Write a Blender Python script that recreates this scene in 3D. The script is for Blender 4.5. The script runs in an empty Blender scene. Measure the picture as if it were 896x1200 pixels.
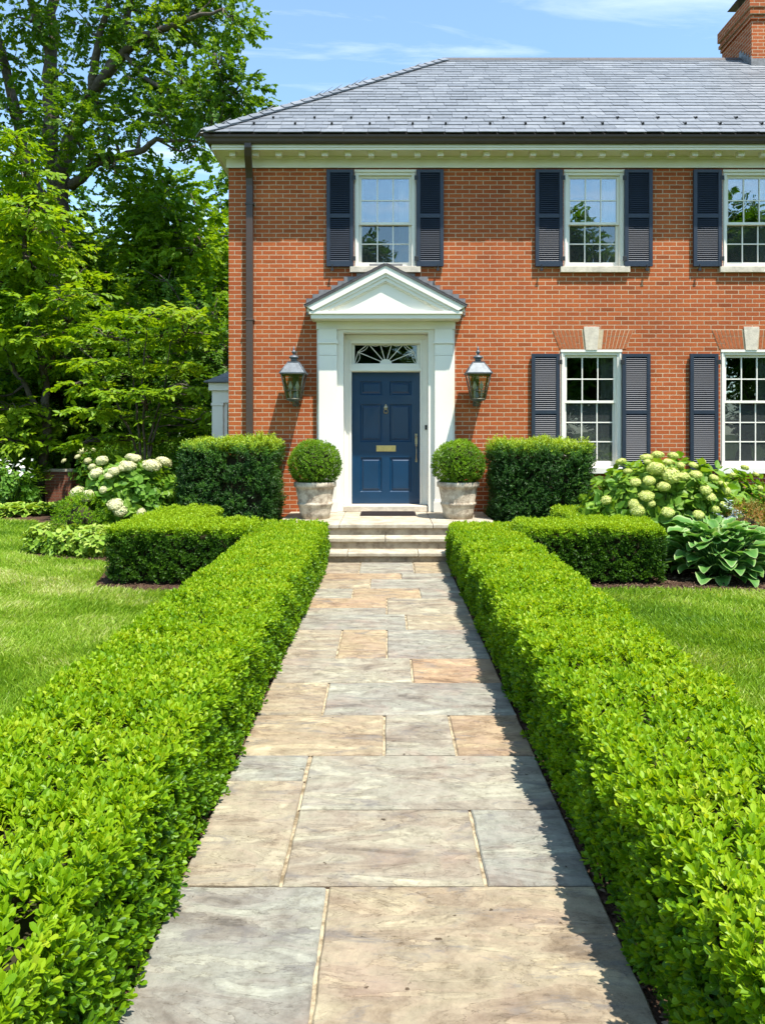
import bpy, math, random
import numpy as np
from mathutils import Vector, Matrix
random.seed(7)
RNG = np.random.default_rng(11)
C = bpy.context.scene.collection
F = 860.0
EYE = 1.68
HX, HY = 453.0, 506.0          # where the level view direction meets the photograph
WALL = 11.47                   # distance of the facade

def at(px, py, d):
    """a point seen at (px, py) of the photograph that lies d metres away"""
    return np.array([(px - HX) * d / F, d, EYE + (HY - py) * d / F])

# ------------------------------------------------------------------ mesh builder
class MB:
    def __init__(self):
        self.V = []; self.n = 0
        self.Fl = []; self.T = []; self.M = []; self.S = []; self.tint = []
    def add(self, V, faces, mat=0, smooth=False, tint=0.5):
        V = np.asarray(V, float).reshape(-1, 3)
        self.V.append(V)
        for f in faces:
            self.Fl.append(np.asarray(f, np.int32) + self.n)
        k = len(faces)
        self.T.append(np.array([len(f) for f in faces], np.int32))
        self.M.append(np.full(k, mat, np.int32)); self.S.append(np.full(k, smooth, bool))
        self.tint.append(np.broadcast_to(np.asarray(tint, float), (len(V),)))
        self.n += len(V)
    def quads(self, V, Q, mat=0, smooth=False, tint=0.5):
        V = np.asarray(V, float).reshape(-1, 3); Q = np.asarray(Q, np.int32)
        self.V.append(V); self.Fl.append((Q + self.n).ravel())
        self.T.append(np.full(len(Q), Q.shape[1], np.int32))
        self.M.append(np.full(len(Q), mat, np.int32)); self.S.append(np.full(len(Q), smooth, bool))
        self.tint.append(np.broadcast_to(np.asarray(tint, float), (len(V),)))
        self.n += len(V)
    def box(self, x0, x1, y0, y1, z0, z1, mat=0, tint=0.5):
        V = [(x, y, z) for x in (x0, x1) for y in (y0, y1) for z in (z0, z1)]
        self.add(V, [(0, 1, 3, 2), (4, 6, 7, 5), (0, 4, 5, 1), (2, 3, 7, 6), (0, 2, 6, 4), (1, 5, 7, 3)], mat, False, tint)
    def hexa(self, V, mat=0, tint=0.5):
        """8 corners: bottom ring of 4 then top ring of 4"""
        self.add(V, [(3, 2, 1, 0), (4, 5, 6, 7), (0, 1, 5, 4), (1, 2, 6, 5), (2, 3, 7, 6), (3, 0, 4, 7)], mat, False, tint)
    def prism_y(self, poly, y0, y1, mat=0, tint=0.5):
        """polygon in x,z pushed along y"""
        n = len(poly)
        V = [(p[0], y0, p[1]) for p in poly] + [(p[0], y1, p[1]) for p in poly]
        fs = [tuple(range(n)), tuple(range(2 * n - 1, n - 1, -1))]
        fs += [(i, n + i, n + (i + 1) % n, (i + 1) % n) for i in range(n)]
        self.add(V, fs, mat, False, tint)
    def prism_x(self, poly, x0, x1, mat=0, tint=0.5):
        """polygon in y,z pushed along x"""
        n = len(poly)
        V = [(x0, p[0], p[1]) for p in poly] + [(x1, p[0], p[1]) for p in poly]
        fs = [tuple(range(n)), tuple(range(2 * n - 1, n - 1, -1))]
        fs += [(i, n + i, n + (i + 1) % n, (i + 1) % n) for i in range(n)]
        self.add(V, fs, mat, False, tint)
    def tube(self, pts, radii, seg=8, mat=0, caps=True, tint=0.5):
        pts = [np.asarray(p, float) for p in pts]
        if np.isscalar(radii): radii = [radii] * len(pts)
        rings = []; up = np.array([0.13, 0.21, 0.97])
        for i, p in enumerate(pts):
            t = pts[min(i + 1, len(pts) - 1)] - pts[max(i - 1, 0)]
            t = t / (np.linalg.norm(t) + 1e-9)
            a = up if abs(t @ up) < 0.93 else np.array([0.94, 0.3, 0.1])
            u = np.cross(t, a); u /= np.linalg.norm(u); v = np.cross(t, u)
            ang = np.arange(seg) * 2 * math.pi / seg
            rings.append(p + radii[i] * (np.cos(ang)[:, None] * u + np.sin(ang)[:, None] * v))
        V = np.concatenate(rings)
        fs = []
        for i in range(len(pts) - 1):
            for k in range(seg):
                fs.append((i * seg + k, i * seg + (k + 1) % seg, (i + 1) * seg + (k + 1) % seg, (i + 1) * seg + k))
        if caps:
            fs.append(tuple(range(seg))[::-1]); fs.append(tuple(range((len(pts) - 1) * seg, len(pts) * seg)))
        self.add(V, fs, mat, True, tint)
    def lathe(self, prof, seg=32, c=(0, 0, 0), mat=0, tint=0.5, squash=1.0, wob=None):
        V = []
        for r, z in prof:
            for k in range(seg):
                a = 2 * math.pi * k / seg
                rr = r * (1 + (wob(a, z) if wob else 0))
                V.append((c[0] + rr * math.cos(a), c[1] + rr * math.sin(a) * squash, c[2] + z))
        fs = []
        for i in range(len(prof) - 1):
            for k in range(seg):
                fs.append((i * seg + k, i * seg + (k + 1) % seg, (i + 1) * seg + (k + 1) % seg, (i + 1) * seg + k))
        fs.append(tuple(range(seg))[::-1]); fs.append(tuple(range((len(prof) - 1) * seg, len(prof) * seg)))
        self.add(V, fs, mat, True, tint)
    def mesh(self, name, mats):
        me = bpy.data.meshes.new(name)
        V = np.concatenate(self.V); L = np.concatenate([np.asarray(f).ravel() for f in self.Fl]).astype(np.int32)
        T = np.concatenate(self.T); M = np.concatenate(self.M); S = np.concatenate(self.S)
        me.vertices.add(len(V)); me.vertices.foreach_set('co', V.astype(np.float32).ravel())
        me.loops.add(len(L)); me.loops.foreach_set('vertex_index', L)
        me.polygons.add(len(T))
        me.polygons.foreach_set('loop_start', np.concatenate([[0], np.cumsum(T)[:-1]]).astype(np.int32))
        for m in (mats if isinstance(mats, (list, tuple)) else [mats]): me.materials.append(m)
        me.polygons.foreach_set('material_index', M); me.polygons.foreach_set('use_smooth', S)
        a = me.attributes.new('tint', 'FLOAT', 'POINT')
        a.data.foreach_set('value', np.concatenate(self.tint).astype(np.float32))
        me.update(calc_edges=True); me.validate()
        return me

def obj(name, mb, mats, parent=None, bevel=0, local=False, label=None):
    me = mb if isinstance(mb, bpy.types.Mesh) else mb.mesh(name, mats)
    o = bpy.data.objects.new(name, me); C.objects.link(o)
    if parent is not None:
        o.parent = parent
        if not local:
            p = parent; off = Vector((0, 0, 0))
            while p is not None: off += p.location; p = p.parent
            if parent.type == 'EMPTY': o.matrix_parent_inverse = Matrix.Translation(-off)
    if bevel:
        b = o.modifiers.new('soft_edges', 'BEVEL'); b.width = bevel; b.segments = 2; b.limit_method = 'ANGLE'; b.angle_limit = math.radians(40)
    if label: o['label'] = label
    return o
def tag(o, label, cat, group=None, kind=None):
    o['label'] = label; o['category'] = cat
    if group: o['group'] = group
    if kind: o['kind'] = kind
    return o
def thing(name, label, cat, loc=(0, 0, 0), group=None):
    o = bpy.data.objects.new(name, None); C.objects.link(o); o.location = loc; o.empty_display_size = 0.2
    return tag(o, label, cat, group)
def struct(name, mb, mats, label=None):
    o = obj(name, mb, mats); o['kind'] = 'structure'; o['category'] = name.replace('_', ' ')
    if label: o['label'] = label
    return o
def dup(root, loc, label=None, rotz=0, scale=1):
    r = root.copy(); C.objects.link(r); r.location = loc; r.rotation_euler = (0, 0, rotz); r.scale = (scale,) * 3
    if label: r['label'] = label
    for ch in list(root.children):
        c = ch.copy(); C.objects.link(c); c.parent = r
        for g in list(ch.children):
            d = g.copy(); C.objects.link(d); d.parent = c
    return r

# ------------------------------------------------------------------ materials
def newmat(name):
    m = bpy.data.materials.new(name); m.use_nodes = True
    nt = m.node_tree; b = nt.nodes['Principled BSDF']
    return m, nt, b
def nd(nt, t, **kw):
    n = nt.nodes.new(t)
    for k, v in kw.items():
        if k in n.inputs: n.inputs[k].default_value = v
        else: setattr(n, k, v)
    return n
def ramp(nt, stops, interp='LINEAR'):
    r = nt.nodes.new('ShaderNodeValToRGB'); e = r.color_ramp.elements; r.color_ramp.interpolation = interp
    while len(e) < len(stops): e.new(0.5)
    for i, (p, c) in enumerate(stops):
        e[i].position = p; e[i].color = (*c, 1)
    return r
def plain(name, col, rough=0.5, spec=0.5, metal=0.0, var=0.0, scale=6.0, bump=0.0, bscale=40.0, coat=0.0):
    m, nt, b = newmat(name)
    b.inputs['Roughness'].default_value = rough; b.inputs['Metallic'].default_value = metal
    b.inputs['Specular IOR Level'].default_value = spec; b.inputs['Coat Weight'].default_value = coat
    b.inputs['Base Color'].default_value = (*col, 1)
    tc = nd(nt, 'ShaderNodeTexCoord')
    if var:
        n = nd(nt, 'ShaderNodeTexNoise', Scale=scale, Detail=6.0, Roughness=0.65); nt.links.new(tc.outputs['Object'], n.inputs['Vector'])
        lo = tuple(c * (1 - var) for c in col); hi = tuple(min(1, c * (1 + var)) for c in col)
        r = ramp(nt, [(0.3, lo), (0.7, hi)]); nt.links.new(n.outputs['Fac'], r.inputs['Fac']); nt.links.new(r.outputs['Color'], b.inputs['Base Color'])
    if bump:
        n2 = nd(nt, 'ShaderNodeTexNoise', Scale=bscale, Detail=5.0); nt.links.new(tc.outputs['Object'], n2.inputs['Vector'])
        bp = nd(nt, 'ShaderNodeBump', Strength=1.0, Distance=bump); nt.links.new(n2.outputs['Fac'], bp.inputs['Height']); nt.links.new(bp.outputs['Normal'], b.inputs['Normal'])
    return m
def leafmat(name, stops, rough=0.42, spec=0.35, trans=0.35, tmul=(1.5, 1.35, 0.45)):
    m, nt, b = newmat(name)
    a = nd(nt, 'ShaderNodeAttribute', attribute_name='tint')
    r = ramp(nt, stops); nt.links.new(a.outputs['Fac'], r.inputs['Fac'])
    nt.links.new(r.outputs['Color'], b.inputs['Base Color'])
    b.inputs['Roughness'].default_value = rough; b.inputs['Specular IOR Level'].default_value = spec
    t = nd(nt, 'ShaderNodeBsdfTranslucent')
    mu = nd(nt, 'ShaderNodeMix', data_type='RGBA', blend_type='MULTIPLY'); mu.inputs[0].default_value = 1.0
    nt.links.new(r.outputs['Color'], mu.inputs[6]); mu.inputs[7].default_value = (*tmul, 1)
    nt.links.new(mu.outputs[2], t.inputs['Color'])
    mx = nd(nt, 'ShaderNodeMixShader'); mx.inputs[0].default_value = trans
    nt.links.new(b.outputs[0], mx.inputs[1]); nt.links.new(t.outputs[0], mx.inputs[2])
    nt.links.new(mx.outputs[0], nt.nodes['Material Output'].inputs['Surface'])
    return m
def brickmat(name, axis, c1=(0.455, 0.122, 0.037), c2=(0.33, 0.076, 0.025), mortar=(0.55, 0.41, 0.285)):
    m, nt, b = newmat(name)
    tc = nd(nt, 'ShaderNodeTexCoord'); sp = nd(nt, 'ShaderNodeSeparateXYZ'); nt.links.new(tc.outputs['Object'], sp.inputs[0])
    cb = nd(nt, 'ShaderNodeCombineXYZ')
    nt.links.new(sp.outputs['X' if axis == 'x' else 'Y'], cb.inputs[0]); nt.links.new(sp.outputs['Z'], cb.inputs[1])
    wob = nd(nt, 'ShaderNodeTexNoise', Scale=9.0, Detail=2.0); nt.links.new(cb.outputs[0], wob.inputs['Vector'])
    ws = nd(nt, 'ShaderNodeVectorMath', operation='MULTIPLY_ADD'); nt.links.new(wob.outputs['Color'], ws.inputs[0]); ws.inputs[1].default_value = (0.006, 0.005, 0); nt.links.new(cb.outputs[0], ws.inputs[2])
    def bt(ca, cbb, mo, bias=0.0):
        t = nd(nt, 'ShaderNodeTexBrick'); t.offset = 0.5; t.squash = 1.0
        for k, v in (('Scale', 1.0), ('Mortar Size', 0.0066), ('Mortar Smooth', 0.25), ('Bias', bias), ('Brick Width', 0.2155), ('Row Height', 0.0684)): t.inputs[k].default_value = v
        t.inputs['Color1'].default_value = (*ca, 1); t.inputs['Color2'].default_value = (*cbb, 1); t.inputs['Mortar'].default_value = (*mo, 1)
        nt.links.new(ws.outputs[0], t.inputs['Vector']); return t
    t = bt(c1, c2, mortar, -0.1)
    n = nd(nt, 'ShaderNodeTexNoise', Scale=0.9, Detail=5.0, Roughness=0.6); nt.links.new(tc.outputs['Object'], n.inputs['Vector'])
    r = ramp(nt, [(0.3, (0.84, 0.80, 0.78)), (0.7, (1.14, 1.12, 1.06))]); nt.links.new(n.outputs['Fac'], r.inputs['Fac'])
    mu = nd(nt, 'ShaderNodeMix', data_type='RGBA', blend_type='MULTIPLY'); mu.inputs[0].default_value = 1.0
    nt.links.new(t.outputs['Color'], mu.inputs[6]); nt.links.new(r.outputs['Color'], mu.inputs[7])
    n2 = nd(nt, 'ShaderNodeTexNoise', Scale=55.0, Detail=4.0, Roughness=0.7); nt.links.new(tc.outputs['Object'], n2.inputs['Vector'])
    r2 = ramp(nt, [(0.3, (0.72, 0.70, 0.68)), (0.68, (1.18, 1.16, 1.15))]); nt.links.new(n2.outputs['Fac'], r2.inputs['Fac'])
    mu2 = nd(nt, 'ShaderNodeMix', data_type='RGBA', blend_type='MULTIPLY'); mu2.inputs[0].default_value = 0.8
    nt.links.new(mu.outputs[2], mu2.inputs[6]); nt.links.new(r2.outputs['Color'], mu2.inputs[7])
    t2 = bt((0, 0, 0), (1, 1, 1), (0.5, 0.5, 0.5)); r4 = ramp(nt, [(0.0, (0.60, 0.56, 0.58)), (0.10, (0.80, 0.77, 0.77)), (0.25, (1, 1, 1)), (0.82, (1, 1, 1)), (1.0, (1.13, 1.2, 1.22))]); nt.links.new(t2.outputs['Color'], r4.inputs['Fac'])
    mu4 = nd(nt, 'ShaderNodeMix', data_type='RGBA', blend_type='MULTIPLY'); mu4.inputs[0].default_value = 1.0; nt.links.new(mu2.outputs[2], mu4.inputs[6]); nt.links.new(r4.outputs['Color'], mu4.inputs[7])
    nt.links.new(mu4.outputs[2], b.inputs['Base Color'])
    b.inputs['Roughness'].default_value = 0.85; b.inputs['Specular IOR Level'].default_value = 0.2
    inv = nd(nt, 'ShaderNodeMath', operation='SUBTRACT'); inv.inputs[0].default_value = 1.0; nt.links.new(t.outputs['Fac'], inv.inputs[1])
    ad = nd(nt, 'ShaderNodeMath', operation='MULTIPLY_ADD'); nt.links.new(n2.outputs['Fac'], ad.inputs[0]); ad.inputs[1].default_value = 0.35; nt.links.new(inv.outputs[0], ad.inputs[2])
    bp = nd(nt, 'ShaderNodeBump', Strength=0.9, Distance=0.006); nt.links.new(ad.outputs[0], bp.inputs['Height']); nt.links.new(bp.outputs['Normal'], b.inputs['Normal'])
    return m
def glassmat(name, refl, screen=0.0):
    m, nt, b = newmat(name); nt.nodes.remove(b)
    tr = nd(nt, 'ShaderNodeBsdfTransparent'); tr.inputs[0].default_value = (0.82, 0.86, 0.84, 1)
    gl = nd(nt, 'ShaderNodeBsdfGlossy'); gl.inputs['Roughness'].default_value = 0.0; gl.inputs['Color'].default_value = (0.95, 0.97, 1, 1)
    fr = nd(nt, 'ShaderNodeFresnel', IOR=1.5)
    ad = nd(nt, 'ShaderNodeMath', operation='ADD'); ad.inputs[1].default_value = refl; ad.use_clamp = True; nt.links.new(fr.outputs[0], ad.inputs[0])
    tc = nd(nt, 'ShaderNodeTexCoord'); n = nd(nt, 'ShaderNodeTexNoise', Scale=3.0, Detail=1.0); nt.links.new(tc.outputs['Object'], n.inputs['Vector'])
    bp = nd(nt, 'ShaderNodeBump', Strength=0.35, Distance=0.004); nt.links.new(n.outputs['Fac'], bp.inputs['Height']); nt.links.new(bp.outputs['Normal'], gl.inputs['Normal'])
    mx = nd(nt, 'ShaderNodeMixShader'); nt.links.new(ad.outputs[0], mx.inputs[0]); nt.links.new(tr.outputs[0], mx.inputs[1]); nt.links.new(gl.outputs[0], mx.inputs[2])
    out = mx
    if screen:
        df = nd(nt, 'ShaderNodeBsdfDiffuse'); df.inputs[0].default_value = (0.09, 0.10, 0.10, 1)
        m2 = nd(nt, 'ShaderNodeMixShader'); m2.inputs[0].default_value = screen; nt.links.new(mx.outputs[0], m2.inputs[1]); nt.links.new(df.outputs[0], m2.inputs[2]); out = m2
    nt.links.new(out.outputs[0], nt.nodes['Material Output'].inputs['Surface'])
    return m
def slatemat():
    m, nt, b = newmat('roof_slate')
    a = nd(nt, 'ShaderNodeAttribute', attribute_name='tint')
    r = ramp(nt, [(0, (0.128, 0.14, 0.158)), (0.5, (0.165, 0.178, 0.20)), (1, (0.208, 0.22, 0.24))]); nt.links.new(a.outputs['Fac'], r.inputs['Fac'])
    tc = nd(nt, 'ShaderNodeTexCoord'); n = nd(nt, 'ShaderNodeTexNoise', Scale=14.0, Detail=6.0, Roughness=0.7); nt.links.new(tc.outputs['Object'], n.inputs['Vector'])
    r2 = ramp(nt, [(0.3, (0.75, 0.75, 0.77)), (0.7, (1.2, 1.2, 1.18))]); nt.links.new(n.outputs['Fac'], r2.inputs['Fac'])
    mu = nd(nt, 'ShaderNodeMix', data_type='RGBA', blend_type='MULTIPLY'); mu.inputs[0].default_value = 1.0
    nt.links.new(r.outputs['Color'], mu.inputs[6]); nt.links.new(r2.outputs['Color'], mu.inputs[7]); nt.links.new(mu.outputs[2], b.inputs['Base Color'])
    b.inputs['Roughness'].default_value = 0.5
    bp = nd(nt, 'ShaderNodeBump', Strength=0.6, Distance=0.004); nt.links.new(n.outputs['Fac'], bp.inputs['Height']); nt.links.new(bp.outputs['Normal'], b.inputs['Normal'])
    return m
def flagmat():
    m, nt, b = newmat('flagstone')
    a = nd(nt, 'ShaderNodeAttribute', attribute_name='tint')
    r = ramp(nt, [(0, (0.25, 0.255, 0.235)), (0.3, (0.295, 0.287, 0.243)), (0.5, (0.31, 0.276, 0.212)), (0.75, (0.325, 0.265, 0.182)), (1, (0.35, 0.245, 0.158))]); nt.links.new(a.outputs['Fac'], r.inputs['Fac'])
    tc = nd(nt, 'ShaderNodeTexCoord')
    # each stone shifts and turns the veining
    cmb = nd(nt, 'ShaderNodeVectorMath', operation='ADD'); sc = nd(nt, 'ShaderNodeMath', operation='MULTIPLY'); sc.inputs[1].default_value = 37.0
    nt.links.new(a.outputs['Fac'], sc.inputs[0]); nt.links.new(tc.outputs['Object'], cmb.inputs[0]); nt.links.new(sc.outputs[0], cmb.inputs[1])
    rot = nd(nt, 'ShaderNodeMapping'); rot.inputs['Scale'].default_value = (1.0, 3.3, 1)
    ra = nd(nt, 'ShaderNodeMath', operation='MULTIPLY'); nt.links.new(a.outputs['Fac'], ra.inputs[0]); ra.inputs[1].default_value = 7.3
    rf_ = nd(nt, 'ShaderNodeMath', operation='FRACT'); nt.links.new(ra.outputs[0], rf_.inputs[0])
    rg = nd(nt, 'ShaderNodeMath', operation='MULTIPLY_ADD'); nt.links.new(rf_.outputs[0], rg.inputs[0]); rg.inputs[1].default_value = 0.9; rg.inputs[2].default_value = 0.45
    rc_ = nd(nt, 'ShaderNodeCombineXYZ'); nt.links.new(rg.outputs[0], rc_.inputs[2]); nt.links.new(rc_.outputs[0], rot.inputs['Rotation'])
    nt.links.new(cmb.outputs[0], rot.inputs['Vector'])
    n1 = nd(nt, 'ShaderNodeTexNoise', Scale=1.7, Detail=7.0, Roughness=0.62, Distortion=1.1); nt.links.new(rot.outputs[0], n1.inputs['Vector'])
    r1 = ramp(nt, [(0.30, (0.50, 0.44, 0.42)), (0.40, (0.78, 0.70, 0.66)), (0.48, (0.97, 0.91, 0.87)), (0.53, (0.90, 0.87, 0.82)), (0.62, (1.16, 1.14, 1.06)), (0.74, (1.45, 1.43, 1.36))]); nt.links.new(n1.outputs['Fac'], r1.inputs['Fac'])
    mu = nd(nt, 'ShaderNodeMix', data_type='RGBA', blend_type='MULTIPLY'); mu.inputs[0].default_value = 1.0
    nt.links.new(r.outputs['Color'], mu.inputs[6]); nt.links.new(r1.outputs['Color'], mu.inputs[7])
    n2 = nd(nt, 'ShaderNodeTexNoise', Scale=11.0, Detail=10.0, Roughness=0.78); nt.links.new(cmb.outputs[0], n2.inputs['Vector'])
    r2 = ramp(nt, [(0.28, (0.42, 0.39, 0.36)), (0.40, (0.82, 0.80, 0.77)), (0.52, (1.02, 1.02, 1.0)), (0.72, (1.32, 1.31, 1.27))]); nt.links.new(n2.outputs['Fac'], r2.inputs['Fac'])
    mu2 = nd(nt, 'ShaderNodeMix', data_type='RGBA', blend_type='MULTIPLY'); mu2.inputs[0].default_value = 1.0
    nt.links.new(mu.outputs[2], mu2.inputs[6]); nt.links.new(r2.outputs['Color'], mu2.inputs[7])
    # rust and algae patches
    n3 = nd(nt, 'ShaderNodeTexNoise', Scale=2.3, Detail=5.0, Roughness=0.6, Distortion=0.6); nt.links.new(cmb.outputs[0], n3.inputs['Vector'])
    r3 = ramp(nt, [(0.54, (0, 0, 0)), (0.74, (0.5, 0.5, 0.5))]); nt.links.new(n3.outputs['Fac'], r3.inputs['Fac'])
    mu3 = nd(nt, 'ShaderNodeMix', data_type='RGBA'); nt.links.new(r3.outputs['Color'], mu3.inputs[0]); nt.links.new(mu2.outputs[2], mu3.inputs[6]); mu3.inputs[7].default_value = (0.335, 0.235, 0.185, 1)
    # dark lichen streaks
    n5 = nd(nt, 'ShaderNodeTexNoise', Scale=3.1, Detail=9.0, Roughness=0.72, Distortion=0.9); nt.links.new(rot.outputs[0], n5.inputs['Vector'])
    r5 = ramp(nt, [(0.53, (0, 0, 0)), (0.64, (0.65, 0.65, 0.65))]); nt.links.new(n5.outputs['Fac'], r5.inputs['Fac'])
    mu5 = nd(nt, 'ShaderNodeMix', data_type='RGBA'); nt.links.new(r5.outputs['Color'], mu5.inputs[0]); nt.links.new(mu3.outputs[2], mu5.inputs[6]); mu5.inputs[7].default_value = (0.15, 0.14, 0.135, 1)
    # lips where a layer has split off, and pits
    fr = nd(nt, 'ShaderNodeMath', operation='MULTIPLY'); nt.links.new(n1.outputs['Fac'], fr.inputs[0]); fr.inputs[1].default_value = 9.0
    f2 = nd(nt, 'ShaderNodeMath', operation='FRACT'); nt.links.new(fr.outputs[0], f2.inputs[0])
    r6 = ramp(nt, [(0.0, (0.36, 0.32, 0.28)), (0.04, (0.86, 0.85, 0.84)), (0.12, (1, 1, 1)), (0.90, (1, 1, 1)), (1.0, (1.2, 1.2, 1.17))]); nt.links.new(f2.outputs[0], r6.inputs['Fac'])
    msk = nd(nt, 'ShaderNodeTexNoise', Scale=2.6, Detail=4.0); nt.links.new(cmb.outputs[0], msk.inputs['Vector'])
    rm = ramp(nt, [(0.48, (0, 0, 0)), (0.60, (0.9, 0.9, 0.9))]); nt.links.new(msk.outputs['Fac'], rm.inputs['Fac'])
    n7 = nd(nt, 'ShaderNodeTexNoise', Scale=24.0, Detail=3.0, Roughness=0.5); nt.links.new(cmb.outputs[0], n7.inputs['Vector'])
    r7 = ramp(nt, [(0.26, (0.3, 0.26, 0.22)), (0.285, (1, 1, 1))]); nt.links.new(n7.outputs['Fac'], r7.inputs['Fac'])
    n8 = nd(nt, 'ShaderNodeTexNoise', Scale=2.1, Detail=9.0, Roughness=0.6, Distortion=0.35); nt.links.new(rot.outputs[0], n8.inputs['Vector'])
    r8 = ramp(nt, [(0.0, (0.97, 0.96, 0.95)), (0.37, (0.94, 0.92, 0.90)), (0.384, (1.12, 1.12, 1.09)), (0.50, (1.0, 1.0, 1.0)), (0.555, (0.97, 0.96, 0.95)), (0.562, (0.62, 0.58, 0.53)), (0.569, (1.17, 1.16, 1.11)), (0.66, (1.10, 1.09, 1.05)), (0.668, (0.88, 0.86, 0.83))]); nt.links.new(n8.outputs['Fac'], r8.inputs['Fac'])
    m8 = nd(nt, 'ShaderNodeMix', data_type='RGBA', blend_type='MULTIPLY'); m8.inputs[0].default_value = 0.9; nt.links.new(mu5.outputs[2], m8.inputs[6]); nt.links.new(r8.outputs['Color'], m8.inputs[7]); mu5 = m8
    m6 = nd(nt, 'ShaderNodeMix', data_type='RGBA', blend_type='MULTIPLY'); nt.links.new(rm.outputs['Color'], m6.inputs[0]); nt.links.new(mu5.outputs[2], m6.inputs[6]); nt.links.new(r6.outputs['Color'], m6.inputs[7])
    m7 = nd(nt, 'ShaderNodeMix', data_type='RGBA', blend_type='MULTIPLY'); m7.inputs[0].default_value = 1.0; nt.links.new(m6.outputs[2], m7.inputs[6]); nt.links.new(r7.outputs['Color'], m7.inputs[7])
    nt.links.new(m7.outputs[2], b.inputs['Base Color'])
    b.inputs['Roughness'].default_value = 0.75; b.inputs['Specular IOR Level'].default_value = 0.25
    # cleft surface: stepped layers
    sn = nd(nt, 'ShaderNodeMath', operation='SNAP'); nt.links.new(n1.outputs['Fac'], sn.inputs[0]); sn.inputs[1].default_value = 1 / 9
    ad = nd(nt, 'ShaderNodeMath', operation='MULTIPLY_ADD'); nt.links.new(n2.outputs['Fac'], ad.inputs[0]); ad.inputs[1].default_value = 0.3; nt.links.new(sn.outputs[0], ad.inputs[2])
    bp = nd(nt, 'ShaderNodeBump', Strength=1.0, Distance=0.035); nt.links.new(ad.outputs[0], bp.inputs['Height']); nt.links.new(bp.outputs['Normal'], b.inputs['Normal'])
    return m
def stonemat(name, col, dark, scale=7.0, lo=0.36, hi=0.6):
    m, nt, b = newmat(name)
    tc = nd(nt, 'ShaderNodeTexCoord')
    n1 = nd(nt, 'ShaderNodeTexNoise', Scale=scale, Detail=8.0, Roughness=0.7); nt.links.new(tc.outputs['Object'], n1.inputs['Vector'])
    r1 = ramp(nt, [(lo, dark), (hi, col), (0.8, tuple(min(1, c * 1.15) for c in col))]); nt.links.new(n1.outputs['Fac'], r1.inputs['Fac'])
    nt.links.new(r1.outputs['Color'], b.inputs['Base Color'])
    b.inputs['Roughness'].default_value = 0.85; b.inputs['Specular IOR Level'].default_value = 0.2
    n2 = nd(nt, 'ShaderNodeTexNoise', Scale=60.0, Detail=6.0); nt.links.new(tc.outputs['Object'], n2.inputs['Vector'])
    ad = nd(nt, 'ShaderNodeMath', operation='ADD'); nt.links.new(n1.outputs['Fac'], ad.inputs[0]); nt.links.new(n2.outputs['Fac'], ad.inputs[1])
    bp = nd(nt, 'ShaderNodeBump', Strength=0.6, Distance=0.006); nt.links.new(ad.outputs[0], bp.inputs['Height']); nt.links.new(bp.outputs['Normal'], b.inputs['Normal'])
    return m

M = {}
M['brick'] = brickmat('brick_front', 'x'); M['brick_side'] = brickmat('brick_side', 'y')
M['brick_old'] = brickmat('old_brick', 'x', (0.27, 0.10, 0.06), (0.16, 0.06, 0.04), (0.22, 0.17, 0.13))
M['arch_brick'] = plain('arch_brick', (0.38, 0.112, 0.042), 0.85, 0.2, var=0.3, scale=30, bump=0.002)
M['mortar'] = plain('mortar', (0.54, 0.43, 0.29), 0.9, 0.1, var=0.15, scale=20)
M['white'] = plain('white_paint', (0.80, 0.765, 0.68), 0.4, 0.4, var=0.03, scale=3)
M['cream'] = plain('cream_paint', (0.78, 0.74, 0.62), 0.45, 0.35, var=0.04, scale=3)
M['lime'] = stonemat('limestone', (0.66, 0.58, 0.47), (0.48, 0.42, 0.34), 9.0)
M['shutter'] = plain('shutter_paint', (0.018, 0.027, 0.046), 0.42, 0.5, var=0.15, scale=5)
M['door'] = plain('door_paint', (0.0018, 0.033, 0.086), 0.34, 0.4, var=0.10, scale=2.5, coat=0.1)
M['brass'] = plain('brass', (0.62, 0.47, 0.22), 0.3, metal=1.0, var=0.15, scale=30)
M['nickel'] = plain('pewter', (0.36, 0.31, 0.22), 0.38, metal=1.0, var=0.2, scale=30)
M['black'] = plain('black_iron', (0.012, 0.012, 0.013), 0.5)
M['bronze'] = plain('bronze_gutter', (0.058, 0.036, 0.026), 0.4, 0.5, var=0.15, scale=3)
M['zinc'] = plain('weathered_zinc', (0.11, 0.125, 0.14), 0.55, 0.5, 0.35, var=0.3, scale=18, bump=0.001)
M['lampframe'] = plain('aged_copper', (0.13, 0.125, 0.095), 0.5, 0.5, 0.5, var=0.35, scale=25)
M['lampglass'] = glassmat('lamp_glass', 0.03)
M['bulb'] = plain('frosted_bulb', (0.85, 0.78, 0.62), 0.3)
M['lead'] = plain('lead_flashing', (0.20, 0.19, 0.19), 0.55, 0.5, 0.3, var=0.3, scale=15)
M['slate'] = slatemat()
M['darkslate'] = plain('dark_slate', (0.062, 0.055, 0.057), 0.6, var=0.35, scale=12)
M['flag'] = flagmat()
M['joint'] = stonemat('path_joint', (0.42, 0.34, 0.22), (0.16, 0.12, 0.07), 14.0, .4, .56)
M['step'] = stonemat('step_stone', (0.46, 0.41, 0.32), (0.30, 0.25, 0.18), 6.0)
M['riser'] = stonemat('riser_stone', (0.40, 0.335, 0.245), (0.15, 0.11, 0.075), 5.0, 0.33, 0.56)
M['pot'] = stonemat('pot_stone', (0.56, 0.485, 0.37), (0.25, 0.195, 0.14), 8.0, 0.38, 0.6)
M['soil'] = plain('soil', (0.045, 0.028, 0.018), 0.95, 0.1, var=0.4, scale=30, bump=0.01)
M['mulch'] = plain('mulch', (0.075, 0.044, 0.029), 0.95, 0.1, var=0.5, scale=45, bump=0.02, bscale=50)
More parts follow.
